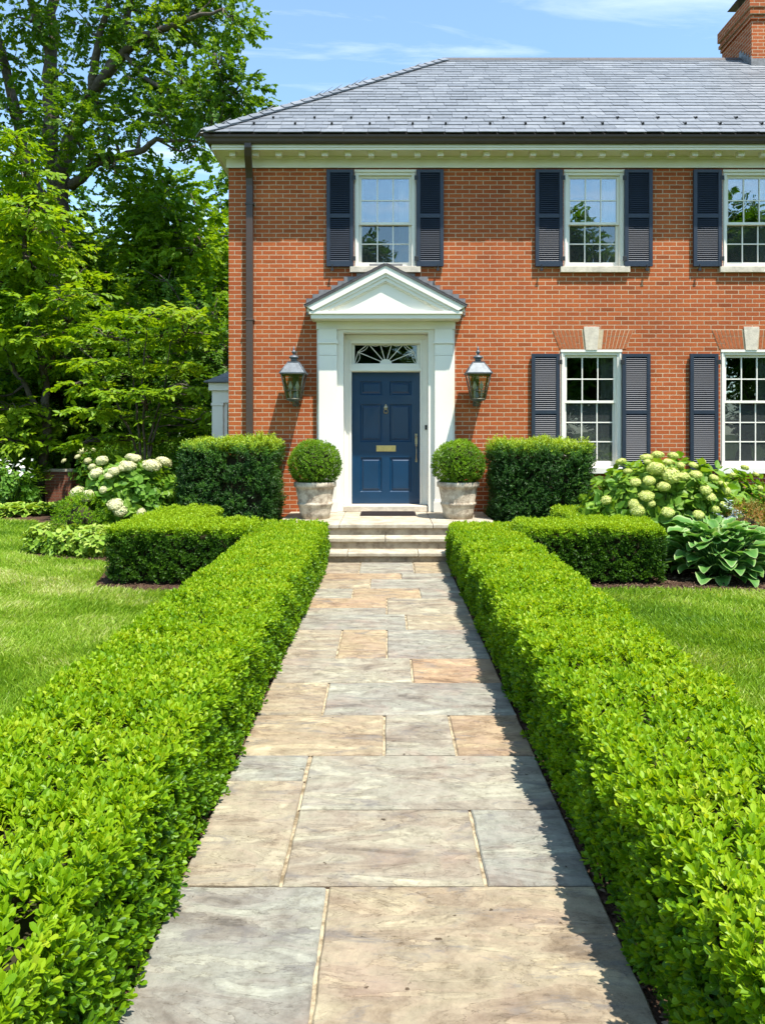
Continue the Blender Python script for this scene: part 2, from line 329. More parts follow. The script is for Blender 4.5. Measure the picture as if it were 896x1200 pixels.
M['chip'] = leafmat('mulch_chip', [(0, (0.03, 0.018, 0.012)), (0.6, (0.095, 0.058, 0.038)), (1, (0.26, 0.19, 0.13))], 0.9, 0.1, 0.0)
M['mat'] = plain('rubber_mat', (0.035, 0.028, 0.028), 0.9, 0.1, var=0.4, scale=60, bump=0.003, bscale=200)
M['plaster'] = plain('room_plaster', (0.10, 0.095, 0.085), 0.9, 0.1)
M['curtain'] = plain('curtain_linen', (0.55, 0.55, 0.52), 0.9, 0.1)
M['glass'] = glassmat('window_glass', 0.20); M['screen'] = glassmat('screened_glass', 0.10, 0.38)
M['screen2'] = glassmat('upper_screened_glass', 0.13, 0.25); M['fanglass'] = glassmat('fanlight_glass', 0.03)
M['bark'] = plain('bark', (0.115, 0.092, 0.072), 0.95, 0.1, var=0.45, scale=7, bump=0.03, bscale=14)
M['twig'] = plain('twig', (0.035, 0.032, 0.016), 0.9, 0.1, var=0.3, scale=20)
M['ground'] = plain('turf_soil', (0.055, 0.085, 0.018), 0.95, 0.1, var=0.35, scale=1.2)
M['box'] = leafmat('boxwood_leaf', [(0, (0.04, 0.125, 0.005)), (0.32, (0.135, 0.285, 0.006)), (0.68, (0.265, 0.425, 0.008)), (1, (0.40, 0.50, 0.03))], 0.45, 0.3, 0.42, (1.5, 1.3, 0.35))
M['boxd'] = leafmat('old_boxwood_leaf', [(0, (0.035, 0.10, 0.006)), (0.45, (0.10, 0.22, 0.009)), (0.75, (0.19, 0.345, 0.008)), (1, (0.30, 0.44, 0.010))], 0.45, 0.35, 0.34, (1.5, 1.3, 0.35))
M['yew'] = leafmat('yew_leaf', [(0, (0.018, 0.065, 0.006)), (0.45, (0.055, 0.15, 0.012)), (0.75, (0.14, 0.27, 0.014)), (1, (0.30, 0.41, 0.016))], 0.45, 0.35, 0.28)
M['grass'] = leafmat('grass_blade', [(0, (0.10, 0.22, 0.010)), (0.45, (0.23, 0.385, 0.02)), (0.75, (0.36, 0.475, 0.07)), (1, (0.56, 0.57, 0.26))], 0.5, 0.3, 0.38)
M['maple'] = leafmat('tree_leaf', [(0, (0.035, 0.095, 0.006)), (0.5, (0.085, 0.185, 0.010)), (1, (0.19, 0.30, 0.018))], 0.5, 0.3, 0.45)
M['dark'] = leafmat('dark_tree_leaf', [(0, (0.022, 0.08, 0.006)), (0.5, (0.075, 0.18, 0.012)), (1, (0.19, 0.31, 0.02))], 0.5, 0.3, 0.48)
M['bright'] = leafmat('bright_tree_leaf', [(0, (0.075, 0.18, 0.006)), (0.5, (0.20, 0.34, 0.010)), (1, (0.36, 0.46, 0.025))], 0.5, 0.3, 0.46)
M['hydleaf'] = leafmat('hydrangea_leaf', [(0, (0.05, 0.15, 0.012)), (0.5, (0.115, 0.26, 0.022)), (1, (0.22, 0.36, 0.035))], 0.5, 0.35, 0.38)
M['lime_flower'] = leafmat('lime_floret', [(0, (0.29, 0.39, 0.05)), (0.6, (0.53, 0.58, 0.15)), (1, (0.70, 0.70, 0.33))], 0.7, 0.2, 0.25, (1.1, 1.1, 0.7))
M['cream_flower'] = leafmat('cream_floret', [(0, (0.46, 0.50, 0.20)), (0.6, (0.64, 0.62, 0.36)), (1, (0.74, 0.71, 0.50))], 0.7, 0.2, 0.25, (1.1, 1.1, 0.8))
M['white_flower'] = leafmat('white_petal', [(0, (0.62, 0.62, 0.56)), (1, (0.8, 0.8, 0.76))], 0.7, 0.2, 0.2, (1, 1, 1))
M['hosta'] = leafmat('hosta_leaf', [(0, (0.075, 0.21, 0.038)), (0.60, (0.14, 0.30, 0.06)), (0.78, (0.22, 0.37, 0.11)), (0.9, (0.42, 0.52, 0.24)), (1, (0.52, 0.58, 0.32))], 0.58, 0.3, 0.3, (1.2, 1.25, 0.6))
M['barberry'] = leafmat('gold_tip_leaf', [(0, (0.06, 0.10, 0.02)), (0.45, (0.17, 0.17, 0.03)), (0.75, (0.33, 0.22, 0.05)), (1, (0.36, 0.13, 0.05))], 0.5, 0.3, 0.3)
M['silver'] = leafmat('silver_leaf', [(0, (0.15, 0.21, 0.18)), (0.6, (0.26, 0.32, 0.30)), (1, (0.42, 0.47, 0.47))], 0.7, 0.2, 0.15, (1, 1, 1))
M['varieg'] = leafmat('pale_ground_leaf', [(0, (0.08, 0.19, 0.015)), (0.5, (0.22, 0.37, 0.03)), (1, (0.42, 0.50, 0.11))], 0.5, 0.3, 0.3)

# ------------------------------------------------------------------ foliage
Q6 = np.array([[0, 1, 2, 3], [0, 3, 4, 5]])
OBOV = (0.38, 0.62, 0.76, 1.0); OVATE = (0.28, 1.0, 0.66, 0.78); NARROW = (0.3, 0.9, 0.7, 0.8)
def nrm(v): return v / (np.linalg.norm(v, axis=-1, keepdims=True) + 1e-9)
def leaf(pos, d, n, L, W, shape=OBOV, fold=0.12, droop=0.1):
    d = nrm(np.asarray(d, float)); n = np.asarray(n, float); n = nrm(n - (n @ d) * d); s = np.cross(d, n)
    f1, w1, f2, w2 = shape; p = np.asarray(pos, float)
    return np.array([p, p + d * f1 * L + s * w1 * W / 2 + n * (fold * W), p + d * f2 * L + s * w2 * W / 2 + n * (fold * W - droop * L * .5),
                     p + d * L - n * droop * L, p + d * f2 * L - s * w2 * W / 2 + n * (fold * W - droop * L * .5), p + d * f1 * L - s * w1 * W / 2 + n * (fold * W)])
Q8 = np.array([[0, 1, 2, 3, 4], [0, 4, 5, 6, 7]])
def leaf8(pos, d, n, L, W, shape=None, fold=0.12, droop=0.1):
    d = nrm(np.asarray(d, float)); n = np.asarray(n, float); n = nrm(n - (n @ d) * d); s = np.cross(d, n); p = np.asarray(pos, float)
    R_ = [p + d * f * L + s * w_ * W / 2 + n * (fold * W * w_ - droop * L * f * f) for f, w_ in ((.28, .52), (.60, .98), (.86, .74))]
    L_ = [p + d * f * L - s * w_ * W / 2 + n * (fold * W * w_ - droop * L * f * f) for f, w_ in ((.86, .74), (.60, .98), (.28, .52))]
    return np.array([p, *R_, p + d * L - n * droop * L, *L_])
def box_sprig(rng, nodes=4, stem=0.055, L=0.031, ratio=0.50, leaf=leaf):
    out = []; ang = rng.uniform(0, 6.28)
    for i in range(nodes):
        z = stem * (i + 0.4) / nodes; tilt = math.radians(68 - 30 * i / max(1, nodes - 1) + rng.uniform(-10, 10))
        for s in (0, math.pi):
            a = ang + s + rng.uniform(-.3, .3); h = np.array([math.cos(a), math.sin(a), 0])
            d = h * math.sin(tilt) + np.array([0, 0, math.cos(tilt)]); n = -h * math.cos(tilt) + np.array([0, 0, math.sin(tilt)])
            l = L * rng.uniform(.75, 1.15); out.append(leaf((0, 0, z), d, n, l, l * ratio * rng.uniform(.9, 1.15), OBOV, 0.13, rng.uniform(-.05, .15)))
        ang += math.pi / 2 + rng.uniform(-.3, .3)
    a = rng.uniform(0, 6.28); out.append(leaf((0, 0, stem), (0.35 * math.cos(a), 0.35 * math.sin(a), 1), (math.cos(a + 1.5), math.sin(a + 1.5), 0), L * .8, L * .36))
    return np.concatenate(out)
def needle_sprig(rng, L=0.026, n=11, stem=0.10):
    out = []
    for i in range(n):
        z = stem * i / n; a = rng.uniform(0, 6.28); h = np.array([math.cos(a), math.sin(a), 0]); t = math.radians(rng.uniform(35, 70))
        out.append(leaf((0, 0, z), h * math.sin(t) + np.array([0, 0, math.cos(t)]), -h * math.cos(t) + np.array([0, 0, math.sin(t)]), L * rng.uniform(.8, 1.2), L * .34, NARROW, 0.1, 0.1))
    return np.concatenate(out)
def twig(rng, n=10, stem=0.5, L=0.13, ratio=0.62, flat=0.35, droop=0.25, shape=OVATE):
    """leaves in two ranks along a twig (axis z, leaf faces towards +y)"""
    out = []
    for i in range(n):
        z = stem * (0.1 + 0.9 * i / (n - 1)); s = 1 if i % 2 else -1
        d = np.array([s * rng.uniform(.6, 1.1), rng.uniform(-.55, .25), rng.uniform(.3, 1.0)])
        nn = np.array([rng.uniform(-flat, flat), 1, rng.uniform(-flat, flat)]); l = L * rng.uniform(.7, 1.2)
        out.append(leaf((rng.uniform(-.05, .05) * stem, -0.12 * stem * (i / n) ** 2, z), d, nn, l, l * ratio, shape, rng.uniform(.02, .14), rng.uniform(0, droop)))
    return np.concatenate(out)
def whorl(rng, n=6, L=0.13, ratio=0.72, tilt=(50, 85)):
    out = []; a = rng.uniform(0, 6.28)
    for i in range(n):
        a += 2.4; h = np.array([math.cos(a), math.sin(a), 0]); t = math.radians(rng.uniform(*tilt)); l = L * rng.uniform(.65, 1.15)
        d = h * math.sin(t) + np.array([0, 0, math.cos(t)]); n_ = -h * math.cos(t) + np.array([0, 0, math.sin(t)])
        out.append(leaf(h * .02 - np.array([0, 0, .02 * i]), d, n_, l, l * ratio, OVATE, .08, rng.uniform(.05, .3)))
    return np.concatenate(out)
def floret(rng, s=0.016):
    out = []; a0 = rng.uniform(0, 6.28)
    for i in range(4):
        a = a0 + i * math.pi / 2; h = np.array([math.cos(a), math.sin(a), .25]); out.append(leaf((0, 0, 0), h, (0, 0, 1), s, s * .9, OBOV, .06, .05))
    return np.concatenate(out)
def frames(d, rng, roll='random'):
    d = nrm(d); N = len(d)
    if roll == 'random': a = nrm(rng.normal(size=(N, 3)))
    else: a = np.tile([0.0, 0.0, 1.0], (N, 1)) + rng.normal(size=(N, 3)) * 0.25
    y = nrm(a - (a * d).sum(1, keepdims=True) * d); x = np.cross(y, d)
    return np.stack([x, y, d], axis=2)
def scatter(mb, temps, pos, d, scale, rng, tint, roll='random', leaf_var=0.15, mat=0):
    pos = np.asarray(pos); N = len(pos); R = frames(np.asarray(d), rng, roll)
    scale = np.broadcast_to(scale, (N,)); tint = np.broadcast_to(tint, (N,)); which = rng.integers(0, len(temps), N)
    for k, T in enumerate(temps):
        m = which == k
        if not m.any(): continue
        n = m.sum(); lv = 8 if len(T) % 72 == 0 and T is not None and any(T is b for b in BOXT) else 6; nl = len(T) // lv
        V = pos[m][:, None, :] + scale[m][:, None, None] * np.einsum('vk,nik->nvi', T, R[m])
        QQ = Q8 if lv == 8 else Q6; Q = (np.arange(n * nl)[:, None, None] * lv + QQ[None]).reshape(-1, QQ.shape[1])
        t = np.repeat((tint[m][:, None] + rng.normal(0, leaf_var, (n, nl))).ravel(), lv)
        mb.quads(V.reshape(-1, 3), Q, mat, False, np.clip(t, 0, 1))
def lumps(P, f, seed):
    r = np.random.default_rng(seed); s = np.zeros(len(P))
    for i in range(5):
        k = r.normal(size=3) * f * (1 + .5 * i); s += np.sin(P @ k + r.uniform(0, 6.28)) / (1 + .5 * i)
    return s / 2.2
def box_surface(b, dens, rng, r):
    """points and outward directions spread over a rounded box (no underside)"""
    x0, x1, y0, y1, z0, z1 = b; out = []
    fs = [('z', z1, (x1 - x0) * (y1 - y0)), ('x', x0, (y1 - y0) * (z1 - z0)), ('x', x1, (y1 - y0) * (z1 - z0)), ('y', y0, (x1 - x0) * (z1 - z0)), ('y', y1, (x1 - x0) * (z1 - z0))]
    for ax, v, A in fs:
        n = int(A * dens)
        P = np.stack([rng.uniform(x0, x1, n), rng.uniform(y0, y1, n), rng.uniform(z0, z1, n)], 1); P[:, 'xyz'.index(ax)] = v
        out.append(P)
    P = np.concatenate(out); lo = np.array([x0 + r, y0 + r, z0 - 1]); hi = np.array([x1 - r, y1 - r, z1 - r])
    c = np.clip(P, lo, hi); n = nrm(P - c)
    return c + n * r, n
BOXT = [box_sprig(np.random.default_rng(i), 4, .052, .030, .52, leaf8) for i in range(8)]
BOXS = [box_sprig(np.random.default_rng(40 + i), 3, 0.045, 0.026, 0.55) for i in range(6)]
YEWT = [needle_sprig(np.random.default_rng(60 + i)) for i in range(6)]
MAPT = [twig(np.random.default_rng(80 + i), 13, 0.44, 0.122, 0.8, 0.95, 0.35) for i in range(8)]
DOGT = [twig(np.random.default_rng(90 + i), 9, 0.38, 0.15, 0.6, 0.25, 0.35) for i in range(8)]
FINET = [twig(np.random.default_rng(100 + i), 12, 0.36, 0.075, 0.6, 0.5, 0.2) for i in range(6)]
HYDT = [whorl(np.random.default_rng(110 + i)) for i in range(6)]
FLOT = [floret(np.random.default_rng(120 + i)) for i in range(4)]
def hedge(name, label, group, boxes, dens, temps, mats, seed, r=0.07, sc=1.0, depth=0.05, tint=(0.45, 0.2), up=0.65, amp=0.02, young=0.3, holes=0.0):
    rng = np.random.default_rng(seed); mb = MB()
    for bi, b in enumerate(boxes):
        P, n = box_surface(b, 1000, rng, r)
        dn = dens(P, n) / 1000.0
        P = np.repeat(P, np.ceil(dn).astype(int), 0) if dn.max() > 1.001 else P
        if dn.max() > 1.001:
            k = np.ceil(dn).astype(int); n = np.repeat(n, k, 0); pr = np.repeat(dn / k, k); P = P + rng.normal(0, .012, P.shape) * (1 - np.abs(n))
        else: pr = dn
        keep = rng.random(len(P)) < pr
        for bj, o in enumerate(boxes):
            if bj != bi: keep &= ~((P[:, 0] > o[0] + .03) & (P[:, 0] < o[1] - .03) & (P[:, 1] > o[2] + .03) & (P[:, 1] < o[3] - .03) & (P[:, 2] < o[5] - .02))
        if holes:
            keep &= ~((lumps(P, 9.0, seed + 5) > 1.1 - holes) & (n[:, 2] < .5) & (rng.random(len(P)) < .85))
        P = P[keep]; n = n[keep]
        P = P + n * (lumps(P, 5.0, seed)[:, None] * amp + lumps(P, 17.0, seed + 1)[:, None] * amp * .6) - n * (rng.random((len(P), 1)) ** 1.5 * depth)
        d = n + np.array([0, 0, up]) + rng.normal(0, .33, P.shape)
        t = tint[0] + tint[1] * lumps(P, 6.0, seed + 2) + young * np.clip((P[:, 2] - (b[5] - .10)) / .10, -0.6, 1) + rng.normal(0, .08, len(P))
        scatter(mb, temps, P - nrm(d) * 0.03, d, sc * rng.uniform(.8, 1.2, len(P)), rng, t, leaf_var=.13)
        i = r * .8 + .085
        mb.box(b[0] + i, b[1] - i, b[2] + i, b[3] - i, 0.0, b[5] - i, 1)
    o = obj(name, mb, mats); tag(o, label, 'hedge', group); return o
def dome(mb, c, rad, n, temps, seed, sc=1.0, tint=0.5, up=0.3, amp=0.1, zmin=-0.35, depth=0.2, roll='random', tvar=0.15):
    rng = np.random.default_rng(seed); u = nrm(rng.normal(size=(n * 2, 3))); u = u[u[:, 2] > zmin][:n]; rad = np.asarray(rad, float)
    k = 1 + amp * lumps(u * 2, 2.2, seed) - depth * rng.random(len(u)) ** 2
    P = np.asarray(c) + u * rad * k[:, None]; d = nrm(u / rad) + np.array([0, 0, up]) + rng.normal(0, .3, u.shape)
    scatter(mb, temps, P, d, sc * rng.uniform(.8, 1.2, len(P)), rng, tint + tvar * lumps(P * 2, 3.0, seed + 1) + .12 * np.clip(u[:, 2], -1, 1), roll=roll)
def cluster(mb, c, rad, n, temps, rng, sc=1.0, tint=0.5, roll='up', drop=-0.12, vz=.55):
    """leafy twigs filling an uneven ellipsoid, pointing outwards"""
    u = nrm(rng.normal(size=(n, 3))); r = rng.random(n) ** 0.45; rad = np.asarray(rad, float)
    P = np.asarray(c) + u * r[:, None] * rad
    d = u * np.array([1, 1, vz]) + np.array([0, 0, drop]) + rng.normal(0, .3, (n, 3)) * np.array([1, 1, min(1, vz * 1.8)])
    scatter(mb, temps, P, d, sc * rng.uniform(.75, 1.25, n), rng, tint + rng.normal(0, .08, n), roll=roll, leaf_var=.12)

# ------------------------------------------------------------------ sky, sun, camera
scn = bpy.context.scene
SUN = nrm(np.array([0.82, -1.0, 3.1]))
w = bpy.data.worlds.new('World'); scn.world = w; w.use_nodes = True; nt = w.node_tree; bg = nt.nodes['Background']
sky = nd(nt, 'ShaderNodeTexSky', sky_type='NISHITA', sun_disc=False)
sky.sun_elevation = math.asin(SUN[2]); sky.sun_rotation = math.atan2(SUN[0], SUN[1]); sky.air_density = 1.0; sky.dust_density = 0.5; sky.ozone_density = 1.0; sky.altitude = 50
tc = nd(nt, 'ShaderNodeTexCoord')
sp = nd(nt, 'ShaderNodeSeparateXYZ'); nt.links.new(tc.outputs['Generated'], sp.inputs[0])
ma = nd(nt, 'ShaderNodeMath', operation='MAXIMUM'); nt.links.new(sp.outputs['Z'], ma.inputs[0]); ma.inputs[1].default_value = 0.08
dv = nd(nt, 'ShaderNodeVectorMath', operation='DIVIDE'); nt.links.new(tc.outputs['Generated'], dv.inputs[0]); nt.links.new(ma.outputs[0], dv.inputs[1])
mp = nd(nt, 'ShaderNodeMapping'); mp.inputs['Rotation'].default_value = (0, 0, -0.75); mp.inputs['Scale'].default_value = (0.55, 2.0, 1.0); mp.inputs['Location'].default_value = (0.35, 1.1, 0)
nt.links.new(dv.outputs[0], mp.inputs['Vector'])
cn = nd(nt, 'ShaderNodeTexNoise', Scale=1.5, Detail=9.0, Roughness=0.62, Distortion=0.7); nt.links.new(mp.outputs[0], cn.inputs['Vector'])
cr = ramp(nt, [(0.50, (0.05, 0.05, 0.05)), (0.84, (0.62, 0.62, 0.62))]); nt.links.new(cn.outputs['Fac'], cr.inputs['Fac'])
mx = nd(nt, 'ShaderNodeMix', data_type='RGBA'); nt.links.new(cr.outputs['Color'], mx.inputs[0]); tn = nd(nt, 'ShaderNodeMix', data_type='RGBA', blend_type='MULTIPLY'); tn.inputs[0].default_value = 1.0; nt.links.new(sky.outputs[0], tn.inputs[6]); tn.inputs[7].default_value = (0.86, 1.06, 1.06, 1)
nt.links.new(tn.outputs[2], mx.inputs[6]); mx.inputs[7].default_value = (6.2, 6.5, 6.9, 1)
nt.links.new(mx.outputs[2], bg.inputs['Color']); bg.inputs['Strength'].default_value = 0.135
sl = bpy.data.lights.new('sun', 'SUN'); sl.energy = 4.3; sl.angle = math.radians(0.55); sl.color = (1.0, 0.95, 0.86)
so = bpy.data.objects.new('sun', sl); C.objects.link(so); so.location = (8, -10, 25); so.rotation_euler = Vector(SUN).to_track_quat('Z', 'Y').to_euler()
cam = bpy.data.cameras.new('camera'); co = bpy.data.objects.new('camera', cam); C.objects.link(co); scn.camera = co
co.location = (0, 0, EYE); co.rotation_euler = (math.radians(90), 0, 0)
cam.sensor_fit = 'VERTICAL'; cam.sensor_height = 36; cam.sensor_width = 36; cam.lens = F / 1200 * 36
cam.shift_y = -(600 - HY) / 1200; cam.shift_x = -(HX - 448) / 1200; cam.clip_end = 3000; cam.clip_start = 0.05
scn.view_settings.view_transform = 'Standard'; scn.view_settings.look = 'None'; scn.view_settings.gamma = 1; scn.view_settings.exposure = 1.08
scn.view_settings.use_curve_mapping = False
scn.cycles.use_denoising = True
try: scn.cycles.denoiser = 'OPENIMAGEDENOISE'
except Exception: pass
scn.cycles.max_bounces = 8; scn.cycles.diffuse_bounces = 3; scn.cycles.transparent_max_bounces = 10
scn.cycles.transmission_bounces = 4; scn.cycles.caustics_reflective = False; scn.cycles.caustics_refractive = False

# ------------------------------------------------------------------ ground, beds, path
mb = MB(); mb.quads([(-400, -300, 0), (400, -300, 0), (400, 600, 0), (-400, 600, 0)], [[0, 1, 2, 3]]); struct('ground', mb, M['ground'], 'green turf ground')
BED_R = [(0.735, -1.0), (1.64, -1.0), (1.66, 7.55), (1.9, 7.72), (2.6, 7.78), (3.3, 7.74), (4.2, 7.6), (5.6, 7.5), (9, 7.6), (9, 11.4), (0.735, 11.4)]
BED_L = [(-0.735, -1.0), (-1.64, -1.0), (-1.66, 7.5), (-1.9, 7.62), (-2.7, 7.7), (-3.15, 7.85), (-3.25, 8.3), (-3.5, 9.35), (-4.2, 9.6), (-4.9, 9.9), (-5.0, 10.7), (-5.6, 12.5), (-6.6, 13.7), (-9, 14.2), (-14, 14.3), (-14, 17), (-4, 17), (-2.5, 13), (-2.47, 11.4), (-0.735, 11.4)]
def inside(P, poly):
    x, y = P[:, 0], P[:, 1]; r = np.zeros(len(P), bool); n = len(poly)
    for i in range(n):
        (x0, y0), (x1, y1) = poly[i], poly[(i + 1) % n]
        c = (y0 > y) != (y1 > y); r ^= c & (x < (x1 - x0) * (y - y0) / (y1 - y0 + 1e-12) + x0)
    return r
for nm, poly in (('mulch_bed', BED_L), ('mulch_bed', BED_R)):
    mb = MB(); mb.add([(p[0], p[1], 0.006) for p in poly], [tuple(range(len(poly)))] if nm == 'mulch_bed' and poly[0][0] > 0 else [tuple(range(len(poly)))[::-1]])
    struct(nm, mb, M['mulch'], 'brown mulch planting bed %s the path' % ('right of' if poly[0][0] > 0 else 'left of'))
rng = np.random.default_rng(5); mb = MB()
def chips(x0, x1, y0, y1, n, s):
    P = np.stack([rng.uniform(x0, x1, n), rng.uniform(y0, y1, n), np.full(n, .012)], 1); P[:, 2] += rng.random(n) * .012
    P = P[inside(P, BED_L) | inside(P, BED_R)]
    scatter(mb, [leaf((0, 0, 0), (0, 0, 1), (0, 1, 0), 0.03, 0.011, NARROW, .1, .1), leaf((0, 0, 0), (0, 0, 1), (0, 1, 0), 0.022, 0.014, OVATE, .2, .2)], P, nrm(np.stack([rng.normal(size=len(P)), rng.normal(size=len(P)), rng.normal(0, .25, len(P))], 1)), s * rng.uniform(.6, 1.5, len(P)), rng, rng.beta(1.6, 2, len(P)), roll='up')
chips(0.77, 0.95, 1.2, 9.3, 5000, 0.8); chips(-0.95, -0.77, 1.2, 9.3, 5000, 0.8)
chips(1.6, 6.5, 7.4, 8.6, 6000, 1.1); chips(-5, -1.6, 7.4, 9.8, 5000, 1.1)
tag(obj('mulch', mb, M['chip']), 'loose brown bark chips scattered over the planting beds', 'mulch', kind='stuff')

# flagstones, (x0, x1, near, far, hue 0 grey .. 1 orange)
EDGE = 0.765
ST = [(-EDGE, -.215, 1.30, 2.68, .06), (-.215, EDGE, 1.30, 2.68, .58),
      (-EDGE, -.388, 2.68, 3.49, .48), (-.388, .364, 2.68, 3.225, .40), (.364, EDGE, 2.68, 3.225, .05),
      (-EDGE, -.394, 3.49, 3.763, .08), (-.388, EDGE, 3.225, 3.763, .31),
      (-EDGE, -.014, 3.763, 4.30, .66), (-.014, .36, 3.763, 4.30, .33), (.36, EDGE, 3.763, 4.30, .80),
      (-EDGE, -.38, 4.30, 4.85, .60), (-.38, EDGE, 4.30, 4.85, .12),
      (-EDGE, .175, 4.85, 5.37, .36), (.175, EDGE, 4.85, 5.37, .93),
      (-EDGE, -.37, 5.37, 6.15, .45), (-.37, 0, 5.37, 6.15, .78), (0, EDGE, 5.37, 6.15, .10),
      (-EDGE, .17, 6.15, 6.66, .14), (.17, EDGE, 6.15, 6.66, .52),
      (-EDGE, 0, 6.66, 6.91, .26), (-EDGE, 0, 6.91, 7.31, .86), (0, EDGE, 6.66, 7.31, .44),
      (-EDGE, -.35, 7.31, 7.77, .28), (-.35, .34, 7.31, 7.77, .82), (.34, EDGE, 7.31, 7.77, .18),
      (-EDGE, -.18, 7.77, 8.26, .62), (-.18, EDGE, 7.77, 8.26, .16),
      (-EDGE, .165, 8.26, 8.6, .84), (.165, EDGE, 8.26, 8.6, .20),
      (-EDGE, -.33, 8.6, 9.30, .50), (-.33, .33, 8.6, 9.30, .22), (.33, EDGE, 8.6, 9.30, .70),
      (-EDGE, .1, .55, 1.30, .3), (.1, EDGE, .55, 1.30, .75), (-EDGE, -.2, -.3, .55, .7), (-.2, EDGE, -.3, .55, .15), (-EDGE, EDGE, -1.0, -.3, .4)]
mb = MB(); mb.box(-EDGE + .02, EDGE - .02, -1.0, 9.34, -0.06, 0.013, 1); rr = random.Random(3)
for x0, x1, y0, y1, h in ST:
    g = 0.0065; gy = .0055; j = lambda: rr.uniform(-.0022, .0022)
    nx = max(2, int((x1 - x0) / .06)); ny = max(2, int((y1 - y0) / .06)); ring = []
    a, b_, c, d = x0 + g, x1 - g, y0 + gy, y1 - gy
    for i in range(nx): ring.append((a + (b_ - a) * i / nx, c + j()))
    for i in range(ny): ring.append((b_ + j(), c + (d - c) * i / ny))
    for i in range(nx): ring.append((b_ - (b_ - a) * i / nx, d + j()))
    for i in range(ny): ring.append((a + j(), d - (d - c) * i / ny))
    n = len(ring); cx, cy = (a + b_) / 2, (c + d) / 2; z = .022 + rr.uniform(0, .004)
    V = [(p[0], p[1], 0.0) for p in ring] + [(p[0], p[1], z - .006) for p in ring] + [(p[0] + .006 * np.sign(cx - p[0]), p[1] + .006 * np.sign(cy - p[1]), z) for p in ring]
    fs = [(i, (i + 1) % n, n + (i + 1) % n, n + i) for i in range(n)] + [(n + i, n + (i + 1) % n, 2 * n + (i + 1) % n, 2 * n + i) for i in range(n)] + [tuple(range(2 * n, 3 * n))]
    mb.add(V, fs, 0, False, h); mb.box(max(x0, -EDGE + .02), min(x1, EDGE - .02), y1 - .0045, y1 + .0045, .010, .0150, 2)
struct('path', mb, [M['flag'], M['joint'], M['soil']], 'straight flagstone path of grey and tan slabs leading to the steps')

# lawn
rng = np.random.default_rng(21); mb = MB()
def blades(side, n, dmax, xmax):
    d = np.exp(rng.uniform(math.log(1.4), math.log(dmax), n)); x = 1.5 + rng.random(n) * (np.minimum(xmax, d * .62 + 1.2) - 1.5)
    P = np.stack([side * x, d, np.zeros(n)], 1); P = P[~(inside(P, BED_L) | inside(P, BED_R))]; n = len(P)
    k = 1 + P[:, 1] / 5; h = rng.uniform(.028, .055, n) * (1 + P[:, 1] / 40); wd = .0022 * k
    a = rng.uniform(0, 6.28, n); u = np.stack([np.cos(a), np.sin(a), 0 * a], 1) * wd[:, None]
    le = rng.normal(0, .45, (n, 2)) * h[:, None] + np.stack([lumps(P, 1.3, 2), lumps(P, 1.3, 3)], 1) * h[:, None] * .45
    mid = P + np.concatenate([le * .35, (h * .6)[:, None]], 1); tip = P + np.concatenate([le, h[:, None]], 1)
    V = np.stack([P - u, P + u, mid + u * .8, tip, mid - u * .8], 1).reshape(-1, 3)
    Q = np.arange(n)[:, None] * 5 + np.arange(5)[None]
    t = .50 + .26 * lumps(P, .9, 5) + .22 * lumps(P, 3.6, 6) + rng.normal(0, .16, n)
    mb.quads(V, Q, 0, False, np.clip(np.repeat(t, 5), 0, 1))
blades(-1, 300000, 17, 11); blades(1, 170000, 9, 7.5)
tag(obj('grass', mb, M['grass']), 'mown green lawn grass on both sides of the hedged path', 'lawn', kind='stuff')

# ------------------------------------------------------------------ hedges
def dens_path(P, n):
    d = np.interp(P[:, 1], [-1, 1.0, 2.0, 4.5, 9.4], [250, 1150, 1900, 1600, 1250])
    outer = np.abs(P[:, 0]) > 1.5
    return np.where(outer & (n[:, 2] < .5), d * .45, d)
for s, nm in ((-1, 'left'), (1, 'right')):
    b = (0.782, 1.54, -0.9, 9.34, 0.035, 0.535); b = b if s > 0 else (-b[1], -b[0] + .028, *b[2:])
    hedge('boxwood_hedge', 'long low bright green clipped hedge along the %s edge of the flagstone path' % nm, 'low hedges lining the path', [b], dens_path, BOXT, [M['box'], M['twig']], 300 + s, sc=1.0, r=0.09, amp=.026, tint=(.42, .13), young=.26)
for s, nm in ((-1, 'left'), (1, 'right')):
    b1 = (1.50, 3.06, 8.03, 8.78, .05, .635); b2 = (2.27, 3.06, 8.70, 10.2, .05, .635)
    bs = [b1, b2] if s > 0 else [(-b[1], -b[0], *b[2:]) for b in (b1, b2)]
    hedge('boxwood_hedge', 'L-shaped mid-height clipped hedge before the tall hedge block %s of the path' % nm, 'L-shaped hedges before the house',
          bs, lambda P, n: np.full(len(P), 1900.0), BOXS, [M['boxd'], M['twig']], 320 + s, r=.08, sc=1.15, tint=(.46, .2), young=.75, amp=.028, holes=.12)
for s, nm, b in ((-1, 'left', (-2.94, -1.63, 10.34, 11.3, .05, 1.49)), (1, 'right', (1.59, 2.90, 10.34, 11.3, .05, 1.47))):
    hedge('yew_hedge', 'tall square clipped dark green hedge block against the brick wall %s of the door' % nm, 'tall hedge blocks beside the landing',
          [b], lambda P, n: np.full(len(P), 1250.0), YEWT, [M['yew'], M['twig']], 340 + s, r=.09, sc=1.35, tint=(.5, .26), young=.7, amp=.065, depth=.11, holes=.6)

